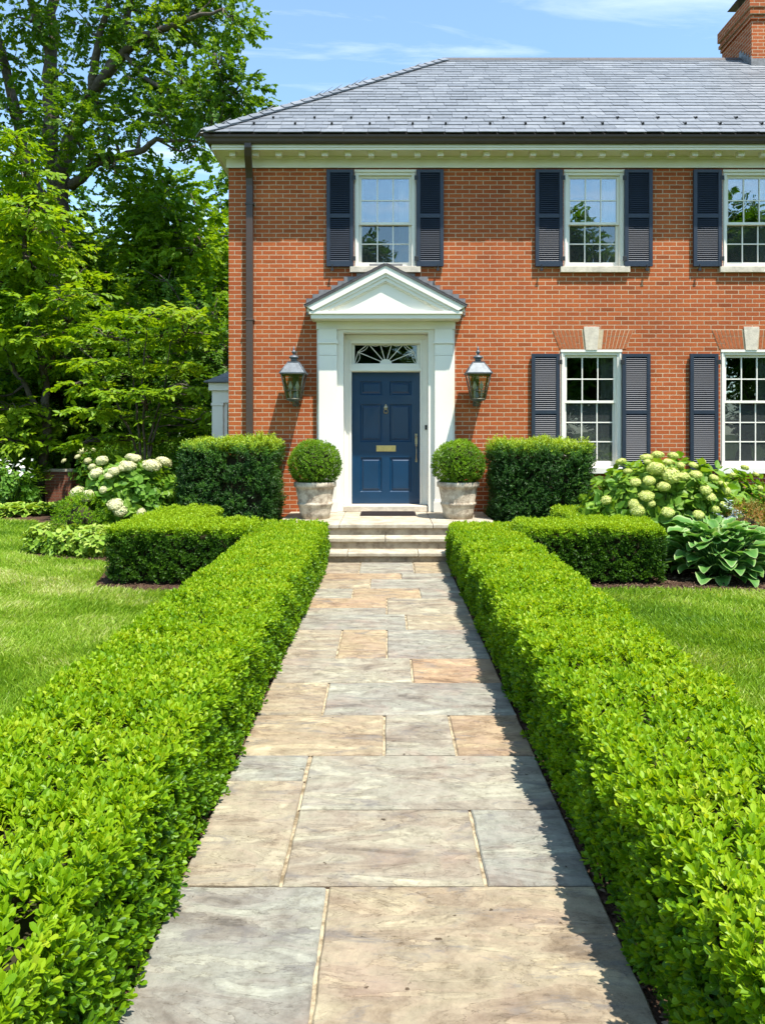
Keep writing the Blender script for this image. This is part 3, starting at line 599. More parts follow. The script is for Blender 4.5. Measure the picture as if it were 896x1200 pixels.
# ------------------------------------------------------------------ steps, pots, mat
CX = -0.015
st = thing('stone_steps', 'three weathered stone steps with a wide landing before the blue door', 'steps', (0, 9.32, 0))
def slabs(name, x0, x1, y0, y1, z0, z1, cuts):
    mb = MB(); xs = [x0] + cuts + [x1]
    for a, b in zip(xs, xs[1:]): mb.box(a + .0025, b - .0025, y0, y1, z0 + random.uniform(0, .002), z1 + random.uniform(-.002, .001))
    return obj(name, mb, M['step'], st, bevel=.010)
R = 0.145
for i, (yf, yb, x) in enumerate(((9.30, 9.62, .81), (9.58, 9.90, .81))):
    slabs('tread', -x, x, yf, yb, R * (i + 1) - .052, R * (i + 1), [[-.5, .4], [-.02]][i])
    mb = MB(); mb.box(-x + .01, x - .01, yf + .03, yb + .3, R * i if i == 0 else R * i - .05, R * (i + 1) - .0525); obj('riser', mb, M['riser'], st)
slabs('landing', -1.5, 1.5, 9.86, 11.46, R * 3 - .055, R * 3, [-.64, .62])
mb = MB(); mb.box(-1.46, 1.46, 9.90, 11.46, 0, R * 3 - .0555); obj('riser', mb, M['riser'], st)

def pot(loc, label):
    t = thing('planter_pot', label, 'planter', loc, 'stone pots beside the door')
    mb = MB(); prof = [(.19, 0), (.212, .0), (.215, .06), (.222, .075), (.222, .082), (.236, .16), (.248, .19), (.256, .20), (.258, .22), (.246, .232), (.243, .24), (.272, .41), (.276, .44), (.300, .452), (.306, .475), (.305, .515), (.296, .525), (.275, .525), (.268, .50), (.26, .46), (.0, .455)]
    mb.lathe(prof, 40, wob=lambda a, z: .006 * math.sin(3 * a + z * 9)); obj('vessel', mb, M['pot'], t, local=True)
    mb = MB(); mb.lathe([(.262, .44), (.262, .472), (.12, .49), (.0, .492)], 24); obj('soil', mb, M['soil'], t, local=True)
    return t
PZ = R * 3
pl = pot((-1.035, 10.62, PZ), 'weathered stone planter on the landing left of the blue door')
dup(pl, (1.03, 10.62, PZ), 'weathered stone planter on the landing right of the blue door', 2.2)
for s, px in ((-1, -1.035), (1, 1.03)):
    t = thing('boxwood_ball', 'clipped round boxwood ball growing in the pot %s of the door' % ('left' if s < 0 else 'right'), 'topiary', (px, 10.62, PZ + .492), 'topiary balls in the pots')
    mb = MB(); dome(mb, (0, 0, .29), (.345, .345, .315), 2600, BOXS, 400 + s, .9, .5, .25, .05, -.95, .14, tvar=.2)
    mb.lathe([(.01, .0 + .03)] + [(.27 * math.sin(a), .29 - .25 * math.cos(a)) for a in np.linspace(.3, 2.9, 9)] + [(.01, .55)], 16, mat=1)
    obj('foliage', mb, [M['boxd'], M['twig']], t, local=True)
    mb = MB(); mb.tube([(0, 0, -.01), (0, .01, .1), (0, 0, .2)], [.022, .02, .018]); obj('trunk', mb, M['bark'], t, local=True)
mb = MB(); mb.box(-.395, .435, 10.84, 11.34, PZ + .002, PZ + .016)
for k in range(12): mb.box(-.375, .415, 10.862 + k * .04, 10.882 + k * .04, PZ + .0162, PZ + .021)
tag(obj('doormat', mb, M['mat']), 'thin dark ribbed rubber doormat before the blue front door', 'doormat')

# ------------------------------------------------------------------ house
HZ0, HX0, HX1, BACK = 0.0, -2.467, 12.0, 18.4
house = thing('brick_house', 'two-storey red brick house with grey slate roof, navy shutters and blue front door', 'house', (0, WALL, 0))
def fx(px, d=WALL): return (px - HX) * d / F
def fz(py, d=WALL): return EYE + (HY - py) * d / F
UPW = [(414.6, 487.9, 198.5, 312), (660, 732, 198.5, 312), (846, 919, 198.5, 312)]
LOW = [(656, 728.6, 409.5, 547), (843.5, 916, 409.5, 547)]
holes = []
WIN = []
for k, (a, b, t, bt) in enumerate(UPW + LOW):
    W = (fx(a), fx(b), fz(bt), fz(t), k < 3, k); WIN.append(W); holes.append(W[:4])
holes.append((-.70 + CX, .70 + CX, .30, 3.25))
xs = sorted({HX0, HX1, *[h[0] for h in holes], *[h[1] for h in holes]}); zs = sorted({0.0, 6.15, *[h[2] for h in holes], *[h[3] for h in holes]})
mb = MB(); TH = .32
def solid(x, z): return not any(h[0] < x < h[1] and h[2] < z < h[3] for h in holes)
for x0, x1 in zip(xs, xs[1:]):
    for z0, z1 in zip(zs, zs[1:]):
        if solid((x0 + x1) / 2, (z0 + z1) / 2):
            mb.quads([(x0, WALL, z0), (x1, WALL, z0), (x1, WALL, z1), (x0, WALL, z1)], [[0, 1, 2, 3]], 0)
            mb.quads([(x0, WALL + TH, z0), (x1, WALL + TH, z0), (x1, WALL + TH, z1), (x0, WALL + TH, z1)], [[3, 2, 1, 0]], 2)
for h in holes:
    x0, x1, z0, z1 = h; y0, y1 = WALL, WALL + TH
    mb.quads([(x0, y0, z0), (x0, y1, z0), (x0, y1, z1), (x0, y0, z1), (x1, y0, z0), (x1, y1, z0), (x1, y1, z1), (x1, y0, z1)], [[0, 1, 2, 3], [7, 6, 5, 4]], 1)
    mb.quads([(x0, y0, z0), (x1, y0, z0), (x1, y1, z0), (x0, y1, z0), (x0, y0, z1), (x1, y0, z1), (x1, y1, z1), (x0, y1, z1)], [[0, 1, 2, 3], [7, 6, 5, 4]], 0)
for x in (HX0, HX1):
    q = [(x, WALL, 0), (x, BACK, 0), (x, BACK, 6.15), (x, WALL, 6.15)]; mb.quads(q, [[3, 2, 1, 0]] if x == HX0 else [[0, 1, 2, 3]], 1)
mb.quads([(HX0, BACK, 0), (HX1, BACK, 0), (HX1, BACK, 6.15), (HX0, BACK, 6.15)], [[3, 2, 1, 0]], 0)
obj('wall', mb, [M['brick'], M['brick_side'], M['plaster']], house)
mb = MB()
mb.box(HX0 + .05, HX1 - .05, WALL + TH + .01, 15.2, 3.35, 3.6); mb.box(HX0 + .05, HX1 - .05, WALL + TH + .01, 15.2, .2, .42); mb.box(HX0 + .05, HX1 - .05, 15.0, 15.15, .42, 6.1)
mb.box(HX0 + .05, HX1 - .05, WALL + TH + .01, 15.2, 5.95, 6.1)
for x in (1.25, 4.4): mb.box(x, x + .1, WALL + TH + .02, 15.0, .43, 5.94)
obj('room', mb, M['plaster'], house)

# roof
EYF, EXL, EZ = 11.02, -2.755, 6.178
RD, RXA = 14.96, 1.183
SL = (9.264 - EZ) / (RD - EYF); EYB = 2 * RD - EYF; EXR = HX1 + .29; RXB = EXR - (RD - EYF); RZ = EZ + SL * (RD - EYF)
mb = MB(); e = .03
V = [(EXL, EYF, EZ - e), (EXR, EYF, EZ - e), (EXR, EYB, EZ - e), (EXL, EYB, EZ - e), (RXA, RD, RZ - e), (RXB, RD, RZ - e)]
mb.add(V, [(0, 1, 5, 4), (1, 2, 5), (2, 3, 4, 5), (3, 0, 4), (3, 2, 1, 0)], 1)
rr = random.Random(17)
def slope(org, u, lo, hi, run, expo=.185):
    """rows of lapped slates. org: eave corner, u: along the eave, lo/hi: how the row ends move in per metre of run"""
    org = np.array(org); u = np.array(u, float); inw = np.cross([0, 0, 1.0], u); up = inw + np.array([0, 0, SL]); ln = math.sqrt(1 + SL * SL); upn = up / ln; nn = np.cross(u, upn)
    S = run * ln; s = -.03; row = 0
    while s < S - .02:
        top = min(s + expo * 1.75, S); a0, b0 = lo(s / ln), hi(s / ln); a1, b1 = lo(top / ln), hi(top / ln)
        x = min(a0, a1) - rr.uniform(0, .3)
        while x < max(b0, b1):
            w_ = rr.uniform(.20, .38); x2 = x + w_ - .005; xa, xb = max(x, a0), min(x2, b0); xc, xd = max(x, a1), min(x2, b1)
            if xb > xa + .01:
                xc = min(xc, max(xd, xa)); xd = max(xd, xc)
                j = rr.uniform(-.007, .007); lift = .018 + rr.uniform(0, .006)
                P = lambda xx, ss, hh: org + u * xx + upn * ss + nn * hh
                mb.hexa([P(xa, s + j, lift - .011), P(xb, s + j, lift - .011), P(xd, top, -.004), P(xc, top, -.004), P(xa, s + j, lift), P(xb, s + j, lift), P(xd, top, .004), P(xc, top, .004)], 0, rr.betavariate(2, 2))
            x += w_
        s += expo; row += 1
DR = RD - EYF
slope((EXL, EYF, EZ), (1, 0, 0), lambda r: max(0, r), lambda r: (EXR - EXL) - max(0, r), DR)
slope((EXL, EYB, EZ), (0, -1, 0), lambda r: max(0, r), lambda r: (EYB - EYF) - max(0, r), DR)
# hip caps and ridge
A = np.array([EXL, EYF, EZ]); B = np.array([RXA, RD, RZ]); hd = nrm(B - A); Lh = np.linalg.norm(B - A); nf = nrm(np.array([0, -SL, 1.0])); nl = nrm(np.array([-SL, 0, 1.0]))
wf = nrm(np.cross(hd, nf)); wl = -nrm(np.cross(hd, nl)); s = 0.0
if wf[1] > 0 and wf[0] < 0: wf = -wf
if wl @ np.array([-1, 0, 0]) < 0: wl = -wl
if wf @ np.array([1, 0, 0]) < 0: wf = -wf
while s < Lh - .05:
    for wv, n_ in ((wf, nf), (wl, nl)):
        a = A + hd * s + n_ * .048; b_ = A + hd * min(s + .40, Lh) + n_ * .022; o = wv * .15 - hd * .05
        mb.hexa([a, a + o, b_ + o, b_, a + n_ * .013, a + o + n_ * .013, b_ + o + n_ * .013, b_ + n_ * .013], 0, rr.random())
    s += .235
obj('roof', mb, [M['slate'], M['darkslate']], house)
mb = MB()
for a, b_ in ((RXA - .05, 4.1), (4.1, 7.1), (7.1, RXB + .05)):
    mb.prism_x([(RD - .11, RZ - .06), (RD, RZ + .045), (RD + .11, RZ - .06), (RD, RZ + .02)], a, b_ - .004)
obj('ridge_cap', mb, M['darkslate'], house)
# snow guards in two staggered rows
mb = MB(); mb.box(-.02, .02, -.02, .12, .0, .006); mb.prism_y([(-.035, 0.0), (.035, 0.0), (.035, .035), (.02, .06), (-.02, .06), (-.035, .035)], -.03, -.02); mb.tube([(0, .1, .005), (0, -.02, .04)], .007, 6)
sg = None; ang = math.atan(SL)
for row, s0 in ((0, .34), (1, .66)):
    k = 0
    while True:
        x = -2.05 + row * .30 + k * .60 + random.uniform(-.05, .05); k += 1
        if x > 8.5: break
        if sg is None: sg = obj('snow_guard', mb, M['black'], house); o = sg
        else: o = sg.copy(); C.objects.link(o)
        o.location = (x, EYF + s0 * math.cos(ang), EZ + s0 * math.sin(ang) + .028); o.rotation_euler = (ang, 0, 0); o.scale = (.5, .75, .55)

# chimney
ch = MB(); cx0, cx1, cy0, cy1 = 7.20, 8.75, 14.50, 15.78
ch.box(cx0, cx1, cy0, cy1, 7.6, 9.82)
for k, (g, z0, z1) in enumerate(((.028, 9.822, 9.888), (.0, 9.889, 9.915), (.055, 9.916, 9.982), (.03, 9.983, 10.05), (.07, 10.051, 10.26))): ch.box(cx0 - g, cx1 + g, cy0 - g, cy1 + g, z0, z1)
def split_mats(mbx):
    """brick courses run along the face: faces looking along x use the side brick"""
    V = np.concatenate(mbx.V); out = []
    for f in mbx.Fl:
        p = V[np.asarray(f)]; n = np.cross(p[1] - p[0], p[2] - p[0]); out.append(1 if abs(n[0]) > abs(n[1]) and abs(n[0]) > abs(n[2]) else 0)
    mbx.M = [np.array(out, np.int32)]
split_mats(ch); cho = obj('chimney', ch, [M['brick'], M['brick_side']], house)
mb = MB(); mb.box(cx0 + .2, cx0 + .62, 14.75, 15.45, 10.26, 10.45)
mb.hexa([(cx0 + .02, 14.62, 10.60), (cx0 + .80, 14.62, 10.60), (cx0 + .80, 15.6, 10.60), (cx0 + .02, 15.6, 10.60), (cx0 + .25, 14.9, 10.80), (cx0 + .57, 14.9, 10.80), (cx0 + .57, 15.3, 10.80), (cx0 + .25, 15.3, 10.80)])
for x in (cx0 + .22, cx0 + .6):
    for y in (14.77, 15.43): mb.box(x - .015, x + .015, y - .015, y + .015, 10.45, 10.61)
obj('chimney_cap', mb, M['black'], cho)
mb = MB(); zr = lambda y: RZ - abs(y - RD) * SL
mb.box(cx0 - .012, cx1 + .012, cy0 - .012, cy0 - .002, zr(cy0) - .05, zr(cy0) + .15)
y = cy0
while y < RD - .05:
    mb.box(cx0 - .014, cx0 - .002, y, y + .098, zr(y) - .1, zr(y) + .21); y += .1
obj('flashing', mb, M['lead'], cho)

# eaves: gutter, fascia, soffit, frieze, blocks
gp = [(EYF + .10, EZ - .012), (EYF + .012, EZ - .012), (EYF, EZ - .03), (EYF + .004, EZ - .06), (EYF + .022, EZ - .085), (EYF + .03, EZ - .12), (EYF + .04, EZ - .141), (EYF + .10, EZ - .141)]
mb = MB(); mb.prism_x(gp, EXL + .10, EXR); 
gx = [(EXL + (p[0] - EYF), p[1]) for p in gp]
n = len(gp)
V = [(a[0], b_[0], a[1]) for a, b_ in zip(gx, gp)] + [(a[0], EYB, a[1]) for a in gx]
mb.add(V, [(i, (i + 1) % n, n + (i + 1) % n, n + i) for i in range(n)] + [tuple(range(n)), tuple(range(2 * n - 1, n - 1, -1))])
V = [(EXL + .10, b_[0], b_[1]) for b_ in gp] + [(a[0], b_[0], a[1]) for a, b_ in zip(gx, gp)]
mb.add(V, [(i, (i + 1) % n, n + (i + 1) % n, n + i) for i in range(n)])
obj('gutter', mb, M['bronze'], house)
fy, sz = EYF + .102, 5.972; fxl = EXL + .102
mb = MB(); mb.box(fxl, EXR - .1, fy, fy + .022, 5.955, EZ - .035); mb.box(fxl, EXR - .1, fy - .014, fy - .001, 5.99, 6.012)
mb.box(fxl, fxl + .022, fy + .0225, EYB - .1, 5.955, EZ - .035)
obj('fascia', mb, M['cream'], house)
mb = MB(); mb.box(fxl + .023, EXR - .1, fy + .023, WALL - .001, sz, sz + .02); mb.box(fxl + .023, HX0 - .001, WALL - .0005, EYB - .15, sz, sz + .02)
obj('soffit', mb, M['cream'], house)
mb = MB(); mb.box(HX0 - .03, HX1 + .03, WALL - .03, WALL - .001, 5.795, 5.93); mb.box(HX0 - .045, HX1 + .04, WALL - .048, WALL - .001, 5.931, sz - .001); mb.box(HX0 - .03, HX0 - .001, WALL, BACK, 5.795, 5.93)
mb.box(HX0 - .036, HX1 + .03, WALL - .036, WALL - .001, 5.795, 5.812)
obj('frieze', mb, M['cream'], house, bevel=.004)
mb = MB(); mb.box(-.046, .046, -.05, .05, -.070, -.014); mb.box(-.055, .055, -.057, .055, -.0145, 0)
dn = None; k = 0
while True:
    x = fx(273, 11.27) + k * .3535; k += 1
    if x > 7.2: break
    if abs(x + 2.09) < .1: x += 0
    if dn is None: dn = obj('dentil_block', mb, M['white'], house); o = dn  # white instead of the cream trim, coloured to look sunlit under the eave
    else: o = dn.copy(); C.objects.link(o)
    o.location = (x, 11.27, sz - .0005)
# downspout
mb = MB()
def rect_tube(pts, w_, d_):
    rings = []
    for p in pts: rings.append([(p[0] - w_, p[1] - d_, p[2]), (p[0] + w_, p[1] - d_, p[2]), (p[0] + w_, p[1] + d_, p[2]), (p[0] - w_, p[1] + d_, p[2])])
    V = np.array(rings).reshape(-1, 3); fs = [(i * 4 + k, i * 4 + (k + 1) % 4, i * 4 + 4 + (k + 1) % 4, i * 4 + 4 + k) for i in range(len(pts) - 1) for k in range(4)]
    mb.add(V, fs + [(3, 2, 1, 0), tuple(range(len(V) - 4, len(V)))], 0)
dx = -2.125
rect_tube([(dx + .03, 11.10, 6.06), (dx + .03, 11.10, 5.97), (dx + .02, 11.16, 5.86), (dx + .005, 11.33, 5.70), (dx, 11.385, 5.60), (dx, 11.40, 5.5), (dx, 11.40, .25), (dx, 11.38, .16), (dx, 11.25, .08)], .052, .04)
for z in (5.2, 3.4, 1.4): mb.box(dx - .07, dx + .07, 11.355, WALL - .001, z, z + .03)
obj('downspout', mb, M['bronze'], house, bevel=.006)

# windows
def curtain_mesh(x0, x1, z0, z1, y):
    n = max(6, int((x1 - x0) / .018)); V = []
    for i in range(n + 1):
        x = x0 + (x1 - x0) * i / n; yy = y + .022 * math.sin(i * 1.15) + .008 * math.sin(i * .37)
        V += [(x, yy, z0), (x, yy, z1)]
    m = MB(); m.quads(V, [[2 * i, 2 * i + 2, 2 * i + 3, 2 * i + 1] for i in range(n)], 0, True); return m
def shutter(par, x0, x1, z0, z1, right):
    m = MB(); y0, y1 = WALL - .062, WALL - .022; sw = .055; mid = z0 + (z1 - z0) * (.52 if z1 > 4 else .5)
    m.box(x0, x0 + sw, y0, y1, z0, z1); m.box(x1 - sw, x1, y0, y1, z0, z1)
    zz = [(z0, z0 + .085), (mid - .03, mid + .03), (z1 - .05, z1)]
    for a, b_ in zz: m.box(x0 + sw + .0005, x1 - sw - .0005, y0 + .002, y1 - .002, a, b_)
    m.box(x0 + sw, x1 - sw, y1 - .006, y1 - .003, z0 + .085, z1 - .05)
    for a, b_ in ((z0 + .085, mid - .03), (mid + .03, z1 - .05)):
        n = int(round((b_ - a) / .0315)); p = (b_ - a) / n
        for i in range(n):
            z = a + p * (i + .5); dz = p * .46
            m.add([(x, y, z_ + t) for x in (x0 + sw, x1 - sw) for (y, z_, t) in ((y0 + .006, z - dz, -.003), (y0 + .006, z - dz, .003), (y1 - .007, z + dz, .003), (y1 - .007, z + dz, -.003))], [(0, 1, 2, 3), (7, 6, 5, 4), (0, 4, 5, 1), (1, 5, 6, 2), (2, 6, 7, 3), (3, 7, 4, 0)])
    hx = (x0, -1) if right else (x1, 1)
    for z in (z0 + .12, z1 - .13): m.box(*sorted((hx[0] - hx[1] * .03, hx[0] + hx[1] * .035)), y0 - .004, y0 - .0005, z - .035, z + .035, 1)
    hx = x1 - .09 if right else x0 + .09
    m.tube([(hx, WALL + .01, z0 - .045), (hx, y0 - .01, z0 - .045), (hx, y0 - .012, z0 + .03)], .009, 6, 1)
    m.box(hx - .022, hx + .022, y0 - .016, y0 - .009, z0 - .075, z0 - .03, 1)
    return obj('shutter', m, [M['shutter'], M['black']], par, bevel=.002)
for x0, x1, z0, z1, upper, k in WIN:
    y = WALL; cs = .075
    m = MB()
    m.box(x0 + .002, x0 + cs, y + .012, y + .20, z0, z1 - .002); m.box(x1 - cs, x1 - .002, y + .012, y + .20, z0, z1 - .002); m.box(x0 + cs + .0005, x1 - cs - .0005, y + .014, y + .20, z1 - .085, z1 - .002)
    m.box(x0 + .004, x1 - .004, y - .012, y + .011, z1 - .045, z1 - .004)
    m.box(x0 + .02, x0 + .045, y - .004, y + .0115, z0 + .001, z1 - .05); m.box(x1 - .045, x1 - .02, y - .004, y + .0115, z0 + .001, z1 - .05)
    wd = obj('window', m, M['white'], house, bevel=.003)
    ax0, ax1, az0, az1 = x0 + cs, x1 - cs, z0 + .01, z1 - .085
    mid = az0 + (az1 - az0) * (.475 if upper else .578)
    def sash(a, b_, c, d, yy, cols, rows, br):
        s = MB(); t = .042
        s.box(a, a + t, yy, yy + .04, c, d); s.box(b_ - t, b_, yy, yy + .04, c, d); s.box(a + t, b_ - t, yy + .001, yy + .039, c, c + br); s.box(a + t, b_ - t, yy + .001, yy + .039, d - t * .9, d)
        gx0, gx1, gz0, gz1 = a + t, b_ - t, c + br, d - t * .9; mw = .009
        for i in range(1, cols): xm = gx0 + (gx1 - gx0) * i / cols; s.box(xm - mw, xm + mw, yy + .006, yy + .032, gz0, gz1)
        for i in range(1, rows): zm = gz0 + (gz1 - gz0) * i / rows; s.box(gx0, gx1, yy + .0075, yy + .0305, zm - mw, zm + mw)
        obj('sash', s, M['white'], wd, bevel=.002)
        g = MB(); g.box(gx0, gx1, yy + .018, yy + .020, gz0, gz1); obj('pane', g, M['glass'] if yy < y + .08 else M['screen' if not upper else 'screen2'], wd)
    sash(ax0, ax1, mid - .018, az1, y + .062, 3, 2, .04)
    sash(ax0 + .002, ax1 - .002, az0, mid + .02, y + .106, 3, 2 if upper else 3, .075)
    if not upper:
        for c_, d_ in ((ax0 + .001, ax0 + .02), (ax1 - .02, ax1 - .001)): s = MB(); s.box(c_, d_, y + .068, y + .085, az0, mid - .02); obj('screen_rail', s, M['white'], wd)
    s = MB(); s.hexa([(x0 - .06, y - .06, z0 - .105), (x1 + .06, y - .06, z0 - .105), (x1 + .06, y - .001, z0 - .105), (x0 - .06, y - .001, z0 - .105), (x0 - .06, y - .06, z0 - .010), (x1 + .06, y - .06, z0 - .010), (x1 + .06, y - .001, z0 + .002), (x0 - .06, y - .001, z0 + .002)])
    s.box(x0 + .001, x1 - .001, y, y + .10, z0 - .03, z0 + .004)
    obj('sill', s, M['lime'] if upper else M['white'], wd, bevel=.005)
    obj('curtain', curtain_mesh(ax1 - .20, ax1 - .006, az0 + .01, az1 - .01, y + .235), M['curtain'], wd)
    obj('curtain', curtain_mesh(ax0 + .006, ax0 + .07, az0 + .01, az1 - .01, y + .235), M['curtain'], wd)
    px = [((382.5, 414), (488, 519.5)), ((627, 659), (731.5, 764)), ((812, 845), (920, 952)), ((622.5, 655.5), (728.8, 761.5)), ((808, 841), (917, 950))][k]
    yt, yb = (200, 313) if upper else (415, 551)
    for j, (a, b_) in enumerate(px): shutter(wd, fx(a, WALL - .05), fx(b_, WALL - .05), fz(yb), fz(yt), j == 1)
# splayed brick arches with keystones
for a, b_, ka, kb in ((651, 737, 683, 701.5), (838, 925, 870, 888.5)):
    x0, x1, z0, z1 = fx(a + 4), fx(b_ - 4), fz(409), fz(386.5); xc = (x0 + x1) / 2; zp = z0 - 1.35
    m = MB(); xx = np.linspace(x0, x1, 20); ext = lambda x, z: xc + (x - xc) * (z - zp) / (z0 - zp)
    m.prism_y([(x0, z0 + .001), (x1, z0 + .001), (ext(x1, z1), z1), (ext(x0, z1), z1)], WALL - .003, WALL + .02, 1)
    for p, q in zip(xx, xx[1:]):
        if fx(ka) - .01 < (p + q) / 2 < fx(kb) + .01: continue
        g = .0046; tt = random.random(); zj = z0 + .5 * (z1 - z0) + random.choice((-.06, .05))
        for c, d in ((z0 + .004, zj - .005), (zj + .005, z1 - .005)):
            m.prism_y([(ext(p + g, c), c), (ext(q - g, c), c), (ext(q - g, d), d), (ext(p + g, d), d)], WALL - .007, WALL - .0031, 0, tt)
    ja = obj('brick_arch', m, [M['arch_brick'], M['mortar']], house)
    m = MB(); xa, xb = fx(ka), fx(kb); za, zb = fz(410.5), fz(383)
    m.prism_y([(xa + .035, za), (xb - .035, za), (xb, zb), (xa, zb)], WALL - .022, WALL - .0075); obj('keystone', m, M['lime'], ja, bevel=.004)

# entrance
ent = MB()
P_, PY = .40, WALL - .40
pil_y = WALL - .13
for s in (-1, 1):
    m = MB(); a, b_ = sorted((CX + s * .66, CX + s * 1.07)); m.box(a, b_, WALL - .055, WALL - .001, .436, 3.27)
    xa, xb = sorted((CX + s * .755, CX + s * 1.035)); m.box(xa, xb, pil_y, WALL - .056, .60, 2.86); m.box(xa - .018, xb + .018, pil_y - .018, WALL - .0555, .4365, .60); m.box(xa - .008, xb + .008, pil_y - .009, WALL - .0557, .6005, .63)
    m.box(xa - .004, xb + .004, pil_y - .004, WALL - .0556, 2.862, 2.885); m.box(xa, xb, pil_y, WALL - .0561, 2.8855, 3.04)
    m.box(xa - .02, xb + .02, pil_y - .022, WALL - .056, 3.041, 3.075); m.box(xa - .012, xb + .012, pil_y - .013, WALL - .056, 3.0755, 3.105); m.box(xa, xb, pil_y, WALL - .0562, 3.1055, 3.27)
    ent_p = ('pilaster', m)
    if s == -1: sur = obj('door_surround', (lambda q: (q.box(CX - 1.075, CX + 1.075, WALL - .09, WALL - .0015, 3.2705, 3.392), q.box(CX - .66, CX + .66, WALL - .05, WALL - .0012, 3.234, 3.2702), q.box(CX - .70, CX + .70, WALL - .048, WALL + .2, 3.225, 3.2335), q)[-1])(MB()), M['white'], house, bevel=.003)
    obj('pilaster', m, M['white'], sur, bevel=.004)
m = MB()
for s in (-1, 1):   # jamb linings and recessed casing
    a, b_ = sorted((CX + s * .66, CX + s * .685)); m.box(a, b_, WALL - .0005, WALL + .2, .45, 3.225)
    a, b_ = sorted((CX + s * .5435, CX + s * .659)); m.box(a, b_, WALL + .19, WALL + .33, .525, 3.2)
    a, b_ = sorted((CX + s * .545, CX + s * .575)); m.box(a, b_, WALL + .178, WALL + .1895, .525, 3.14)
    a, b_ = sorted((CX + s * .63, CX + s * .6595)); m.box(a, b_, WALL + .172, WALL + .1895, .525, 3.2)
m.box(CX - .659, CX + .659, WALL + .1905, WALL + .33, 3.085, 3.2245); m.box(CX - .6295, CX + .6295, WALL + .17, WALL + .19, 3.15, 3.22)
m.box(CX - .543, CX + .543, WALL + .192, WALL + .33, 2.634, 2.755); m.box(CX - .5745, CX + .5745, WALL + .168, WALL + .1915, 2.645, 2.69)
obj('door_frame', m, M['white'], sur, bevel=.004)
# pediment
m = MB(); zA, zE, hw = 4.205, 3.575, 1.215
sl_ = (zA - zE) / hw
m.box(CX - 1.13, CX + 1.13, PY + .03, WALL - .002, 3.393, 3.46); m.box(CX - 1.155, CX + 1.155, PY, WALL - .002, 3.4605, 3.505)
m.prism_y([(CX - 1.02, 3.5055), (CX + 1.02, 3.5055), (CX, 3.5055 + 1.02 * sl_)], PY + .075, WALL - .003)
for s in (-1, 1):
    for (o0, o1, yf, inn) in ((0.0, .115, PY - .015, 0), (.1155, .165, PY + .008, 0), (.1655, .225, PY + .028, 0), (.2255, .245, PY + .048, 0)):
        z_at = lambda x, o: zA - .018 - o - x * sl_
        xe0 = max(0, (zA - .018 - o0 - 3.506) / sl_); xe1 = max(0, (zA - .018 - o1 - 3.506) / sl_)
        q = [(CX + s * .0004, zA - .018 - o1), (CX + s * xe1, 3.506), (CX + s * min(xe0, hw - .02), max(3.506, z_at(min(xe0, hw - .02), o0))), (CX + s * .0004, zA - .018 - o0)]
        m.prism_y(q, yf, PY + .0745)
    q = [(CX + s * (hw - .02), 3.506), (CX + s * (1.156), 3.506), (CX + s * (1.156), zE - .02 + (hw - 1.156) * sl_), (CX + s * (hw - .02), zE - .004)]
    m.prism_y(q, PY + .0755, WALL - .003)
obj('pediment', m, M['white'], sur, bevel=.002)
m = MB()
for s in (-1, 1):
    n_ = np.array([sl_, 1]) / math.hypot(sl_, 1); dr = np.array([1, -sl_]) / math.hypot(1, sl_); Ls = hw * math.hypot(1, sl_); t = -.0
    a = np.array([0, zA - .017]); b_ = np.array([hw, zE - .017])
    q = [a, b_, b_ + n_ * .024, a + np.array([0, .029])]
    m.prism_y([(CX + s * (p[0] + .0003), p[1]) for p in q], PY - .03, WALL - .003, 0)
    t = 0; i = 0
    while t < Ls - .05:
        yy = PY - .028
        while yy < WALL - .01:
            w_ = .17 + random.uniform(-.02, .02); p0 = a + dr * (Ls - t) + n_ * .036; p1 = a + dr * max(0, Ls - t - .22) + n_ * .025
            q = [p0, p1, p1 + n_ * .010, p0 + n_ * .010]; m.prism_y([(CX + s * (p[0] + .0005), p[1]) for p in q], yy, min(yy + w_ - .004, WALL - .004), 0); yy += w_
        t += .13
obj('pediment_roof', m, M['darkslate'], sur)
m = MB()
for s in (-1, 1):   # stepped flashing let into the brick joints
    for k in range(12):
        xa = .05 + k * .098; z = zA - xa * sl_; zt = (math.floor((z + .12) / .0684) + 1) * .0684
        a, b_ = sorted((CX + s * xa, CX + s * (xa + .112)))
        m.box(a, b_, WALL - .010 - .0007 * (k % 2), WALL - .001, z - .12, min(zt, 4.30) + .001 * (k % 2))
obj('flashing', m, M['lead'], sur)
# transom with fan-shaped bars
tz0, tz1, ty = 2.756, 3.084, WALL + .27
tr = obj('transom', (lambda q: (q.box(CX - .543, CX - .497, ty, ty + .05, tz0, tz1), q.box(CX + .497, CX + .543, ty, ty + .05, tz0, tz1), q.box(CX - .4968, CX + .4968, ty + .001, ty + .05, tz0, tz0 + .018), q.box(CX - .4968, CX + .4968, ty + .001, ty + .05, tz1 - .018, tz1), q)[-1])(MB()), M['white'], house, bevel=.003)
m = MB(); m.box(CX - .497, CX + .497, ty + .03, ty + .033, tz0 + .018, tz1 - .018); obj('pane', m, M['fanglass'], tr)
m = MB(); cz = tz0 + .018; sc_ = 1.0 / (8.145 * 73.2)
pt = lambda x, y: (CX + (x - 424) * sc_ , ty + .016, cz + (300 - y) * sc_)
def strip(pts, w_):
    for p, q in zip(pts, pts[1:]):
        p = np.array(p); q = np.array(q); d = q - p; L = np.linalg.norm(d); d = d / L; n_ = np.array([-d[2], 0, d[0]]) * w_ / 2; e = d * w_ * .2
        v = [p - e - n_, q + e - n_, q + e + n_, p - e + n_]; yv = np.array([0, .016, 0]); m.hexa([*v, *[x + yv for x in v]])
ends = [(162, 192), (258, 112), (370, 112), (480, 112), (595, 112), (690, 192)]
for e_ in ends: strip([pt(424, 300), pt(*e_)], .011)
